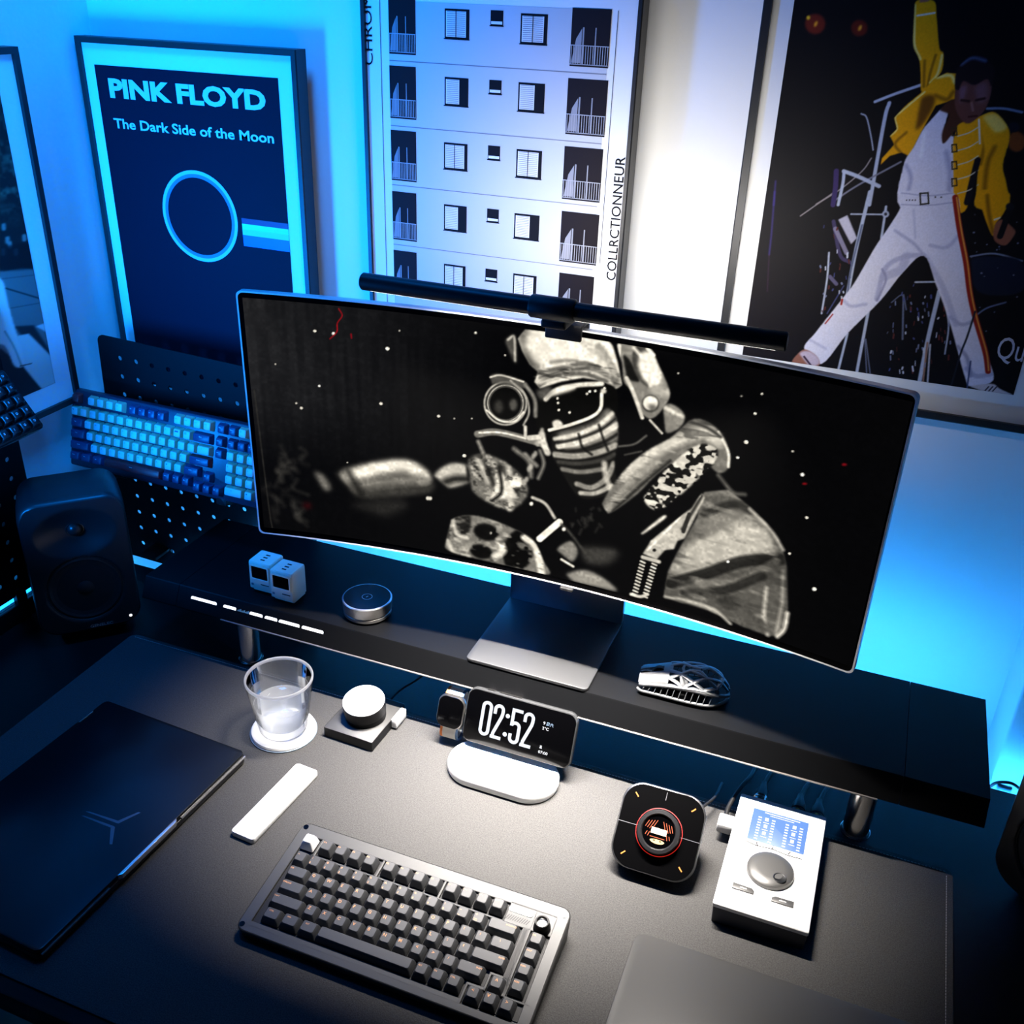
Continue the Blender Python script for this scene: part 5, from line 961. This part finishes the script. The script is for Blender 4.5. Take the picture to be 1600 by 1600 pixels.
b = B(); b.box((-.0640, .045, .0200), (.020, .022, .014), 1, .002).tube(spline([(-.066, .056, .020), (-.066, .075, .022), (-.058, .11, .026), (-.048, .15, .020), (-.045, .2, .006)]), .0030, 10); b.done('side_plug', [BLACKP, mat('grey_plug', (.42, .42, .42), .45)], t)

# ------------------------------------------------------------------ glass mouse pad
t = thing('mouse_pad', 'smooth grey hard mouse pad at the lower right, beside the keyboard', 'mouse pad', (.105, .640, .003))
B().prism(rrect(.46, .318, .014, 6), 0, .0030, .0010).done('pad', mat('grey_pad', (.034, .0335, .0325), .36), t)

# ------------------------------------------------------------------ skeletal mouse on the shelf
MSIL = mat('mouse_silver', (.17, .175, .18), .34, .5)
t = thing('computer_mouse', 'silver skeleton shell gaming mouse on the right of the monitor shelf', 'mouse', (-.1505*KS, 1.0850*KS, SZ+.0015), (0, 0, R(7)))
ML, MWd, MH = .120, .062, .038
def msurf(u, v, off=0):
    x = -ML/2+ML*u
    hw = MWd/2*(.88+.12*math.cos((u-.72)*4.2))*(1 if u < .72 else math.sqrt(max(.0, 1-((u-.72)/.285)**2)))*(1 if u > .06 else .80+.2*math.sqrt(u/.06))
    hh = MH*(.50+.50*math.sin(min(1, u/.62)*math.pi/2)) if u < .62 else MH*math.sqrt(max(0, 1-((u-.62)/.395)**2))**.9
    a = v*math.pi/2*1.06; sx = math.sin(a); cz = max(0, math.cos(a))
    return Vector((x, (hw+off)*math.copysign(abs(sx)**.85, sx), .0035+(hh-.0035+off)*cz**.62))
b = B()
def patch(u0, u1, v0, v1, nu=14, nv=14):
    for off in (0,):
        g = [[msurf(u0+(u1-u0)*i/nu, v0+(v1-v0)*k/nv) for k in range(nv+1)] for i in range(nu+1)]; g2 = [[msurf(u0+(u1-u0)*i/nu, v0+(v1-v0)*k/nv, -.0016) for k in range(nv+1)] for i in range(nu+1)]
        b.rings(g, 0, (False, False), None, False); b.rings(g2, 0, (False, False), None, False)
        for A_, B_ in ((g[0], g2[0]), (g[-1], g2[-1]), ([r[0] for r in g], [r[0] for r in g2]), ([r[-1] for r in g], [r[-1] for r in g2])): b.rings([A_, B_], 0, (False, False), None, False)
patch(0, .33, -.66, -.10); patch(0, .33, .10, .66); patch(.26, .36, -.12, .12, 4, 6)
def strut(p, q, r=.0034, n=8):
    b.tube([msurf(p[0]+(q[0]-p[0])*k/n, p[1]+(q[1]-p[1])*k/n, -.0009) for k in range(n+1)], r, 8, 0, None, .42)
for s_ in (-1, 1):
    N = {k: (u, v*s_) for k, (u, v) in dict(a=(.33, .66), a2=(.33, .38), a3=(.33, .10), b=(.46, .22), c=(.50, .66), d=(.56, .06), e=(.60, .45), f=(.72, .62), g=(.74, .22), h=(.86, .44), i=(.90, .10), j=(.88, .70), k=(.66, .04)).items()}
    for pq in 'a2 b|a3 b|b c|a c|b d|c e|b e|d g|e g|e f|g h|f h|h j|g i|h i|c f|f j|k g|d k|a2 c'.split('|'):
        p, q = pq.split(); strut(N[p], N[q])
    b.tube([msurf(u, .70*s_, -.0009) for u in np.linspace(.02, .995, 34)], .0026, 8)
    for k in range(12): u = .05+k*.068; strut((u+.03, .70*s_), (u, .985*s_), .0016, 4)
    b.tube([msurf(u, .985*s_, -.0009) for u in np.linspace(0, 1.0045, 44)], .0022, 8)
strut((.55, -.72), (.46, 0), .0010); strut((.46, 0), (.55, .72), .0010); strut((.565, -.72), (.475, 0), .0010); strut((.475, 0), (.565, .72), .0010)
strut((.90, .10), (.90, -.10)); strut((.90, .10), (.985, .2)); strut((.90, -.10), (.985, -.2))
b.done('shell', MSIL, t, 50)
b = B(); b.rings([[(msurf(u, v_, -.003).x, msurf(u, v_, -.003).y, z) for u, v_ in [(u, -.98) for u in np.linspace(.01, .97, 24)]+[(u, .98) for u in np.linspace(.97, .01, 24)]] for z in (0, .0040)]); b.done('base', BLACKP, t)
B().box((.004, 0, .0105), (.060, .026, .012), 0, .003).box((-.030, 0, .014), (.022, .034, .016), 0, .003).done('circuit_block', BLACKP, t)
B().lathe([(.0080, -.0036), (.0092, -.0028), (.0092, .0028), (.0080, .0036)], 28, M=T(-.0335, 0, .0225) @ RX(90)).done('scroll_wheel', BLACKP, t)

# ------------------------------------------------------------------ two little retro computers
def mini(loc, yaw, label):
    t = thing('toy_computer', label, 'toy computer', loc, (0, 0, R(yaw)))
    W, D, H = .0400, .0360, .0520; b = B()
    def s(z, dy=0, k=1): return [(p*k, q*k+dy, z) for p, q in rrect(W, D, .0022, 4)]
    b.rings([s(.0045, .001, .96), s(.0050, .0008, .99), s(.0060, 0.0005), s(H-.004, .0015, .985), s(H-.001, .0015, .965), s(H, .0015, .92)], 0); b.rings([s(0, .003, .88), s(.0046, .003, .88)], 0)
    b.done('body', CREAM, t, 40)
    yf = -D/2+.0005; FMm = Matrix(((1, 0, 0, 0), (0, 0, -1, yf), (0, 1, 0, 0), (0, 0, 0, 1)))
    b = B(); oo = rrect(.0330, .0260, .002, 3, 0, .0345); ii = rrect(.0290, .0220, .0015, 3, 0, .0345); bb = rrect(.0275, .0205, .0015, 3, 0, .0345)
    b.rings([[(x, y, -.0002) for x, y in oo], [(x, y, .0008) for x, y in oo], [(x, y, .0010) for x, y in ii], [(x, y, .0002) for x, y in bb]], 0, (True, False), FMm); b.done('bezel', CREAM, t)
    B().prism(bb, .0002, .0004, M=FMm).done('screen', GLOSSK, t, smooth=0)
    b = B(); b.box((.008, .0150, .0003), (.0140, .0011, .0008), 0, 0, FMm).box((-.0145, .0125, .0003), (.0036, .0034, .0006), 1, 0, FMm); b.done('disk_slot', [BLACKP, mat('dark_badge', (.10, .16, .20), .4)], t, smooth=0)
    b = B()
    for k in range(3): b.box((0, -.008+k*.0075, H+.0001), (.0072, .0026, .0006), 0, 0, T(0, .0012, 0))
    b.done('top_vent', BLACKP, t, smooth=0); return t
mini((-.7475*KS, 1.0670*KS, SZ+.0015), -1, 'cream toy computer standing in front of its twin on the shelf')
mini((-.7905*KS, 1.0760*KS, SZ+.0015), -1, 'toy computer half hidden behind its twin at the left of the shelf')

# ------------------------------------------------------------------ round control dial on the shelf
t = thing('control_dial', 'round glossy black dial with a ring mark on the monitor shelf', 'dial', (-.6215*KS, 1.080*KS, SZ+.0015))
B().lathe([(.0340, 0), (.0355, .001), (.0355, .0055), (.0345, .0065), (.0345, .0075), (.0362, .0085), (.0368, .0235)], 64, cap=(True, False)).done('barrel', mat('ribbed_metal', (.30, .29, .28), .34, .8), t)
B().lathe([(.0368, .0235), (.0370, .0245), (.0362, .0256), (.0346, .0258)], 64, cap=(False, False)).done('bevel_ring', SILVER, t)
B().lathe([(.0347, .0256), (.0001, .0256)], 64, cap=(False, False)).done('glass_top', GLOSSK, t, smooth=0)
b = B()
b.rings([[(r*math.cos(a), r*math.sin(a), .0258) for a in np.linspace(0, 2*math.pi, 40, False)] for r in (.0078, .0071)], 0, (False, False)); b.box((0, 0, .0258), (.0009, .0042, .0001), 0, 0, RZ(-20)); b.done('ring_mark', mat('white_mark', (.7, .7, .7), .5), t, smooth=0)

# ------------------------------------------------------------------ cable arch behind the desk
t = thing('cable', 'dark cable arching behind the right end of the desk', 'cable', (.285, 1.233, 0))
B().tube(spline([(-.020, .012, -.03), (-.013, .008, -.004), (.0, .004, .007), (.012, .004, .006), (.024, .006, -.006), (.028, .01, -.03)]), .0022, 8).done('cord', BLACKP, t)
B().box((.0, .004, -.004), (.020, .006, .010), 0, .002).done('grommet', mat('pale_grommet', (.3, .5, .6), .4), t)

# ------------------------------------------------------------------ parts that sit on another part become its sub-parts
SUB = {'laptop': {'emblem': 'lid', 'lid_notch': 'lid', 'lid_glint': 'lid', 'edge_highlight': 'base'}, 'audio_interface': {'screen_text': 'screen', 'finger_dimple': 'dial', 'scale_marks': 'body'},
       'smartphone': {'display': 'screen', 'side_button': 'case'}, 'smart_watch': {'crown': 'case', 'screen': 'case'}, 'dial_controller': {'dial_cap': 'dial'}, 'toy_computer': {'screen': 'bezel', 'disk_slot': 'body', 'top_vent': 'body'},
       'control_dial': {'ring_mark': 'glass_top'}, 'curved_monitor': {'joystick': 'housing', 'bezel': 'housing'}, 'knob_console': {'panel_seam': 'front_panel', 'indicator': 'front_panel', 'round_display': 'knob'},
       'studio_speaker': {'lettering': 'cabinet', 'power_light': 'cabinet'}, 'monitor_shelf': {'lettering': 'shelf_body', 'small_print': 'shelf_body', 'edge_strip': 'shelf_body', 'light_strip': 'shelf_body', 'label_plate': 'shelf_body'},
       'framed_poster': {'lettering': 'print'}, 'desk': {'light_strip': 'desk_top'}, 'desk_mat': {'stitching': 'mat_sheet'}, 'coaster': {'rim_foot': 'disc'}, 'remote_control': {'button_mark': 'body'}, 'computer_mouse': {'circuit_block': 'base'},
       'mechanical_keyboard': {'screw': 'case', 'vent_marks': 'case', 'status_light': 'case'}, 'pegboard': {'light_strip': 'board'}}
stem = lambda o: o.name.split('.')[0]
for root in [o for o in C.objects if o.parent is None and stem(o) in SUB]:
    kids = list(root.children)
    for ch in kids:
        want = SUB[stem(root)].get(stem(ch)); host = next((k for k in kids if stem(k) == want), None)
        if host: ch.parent = host
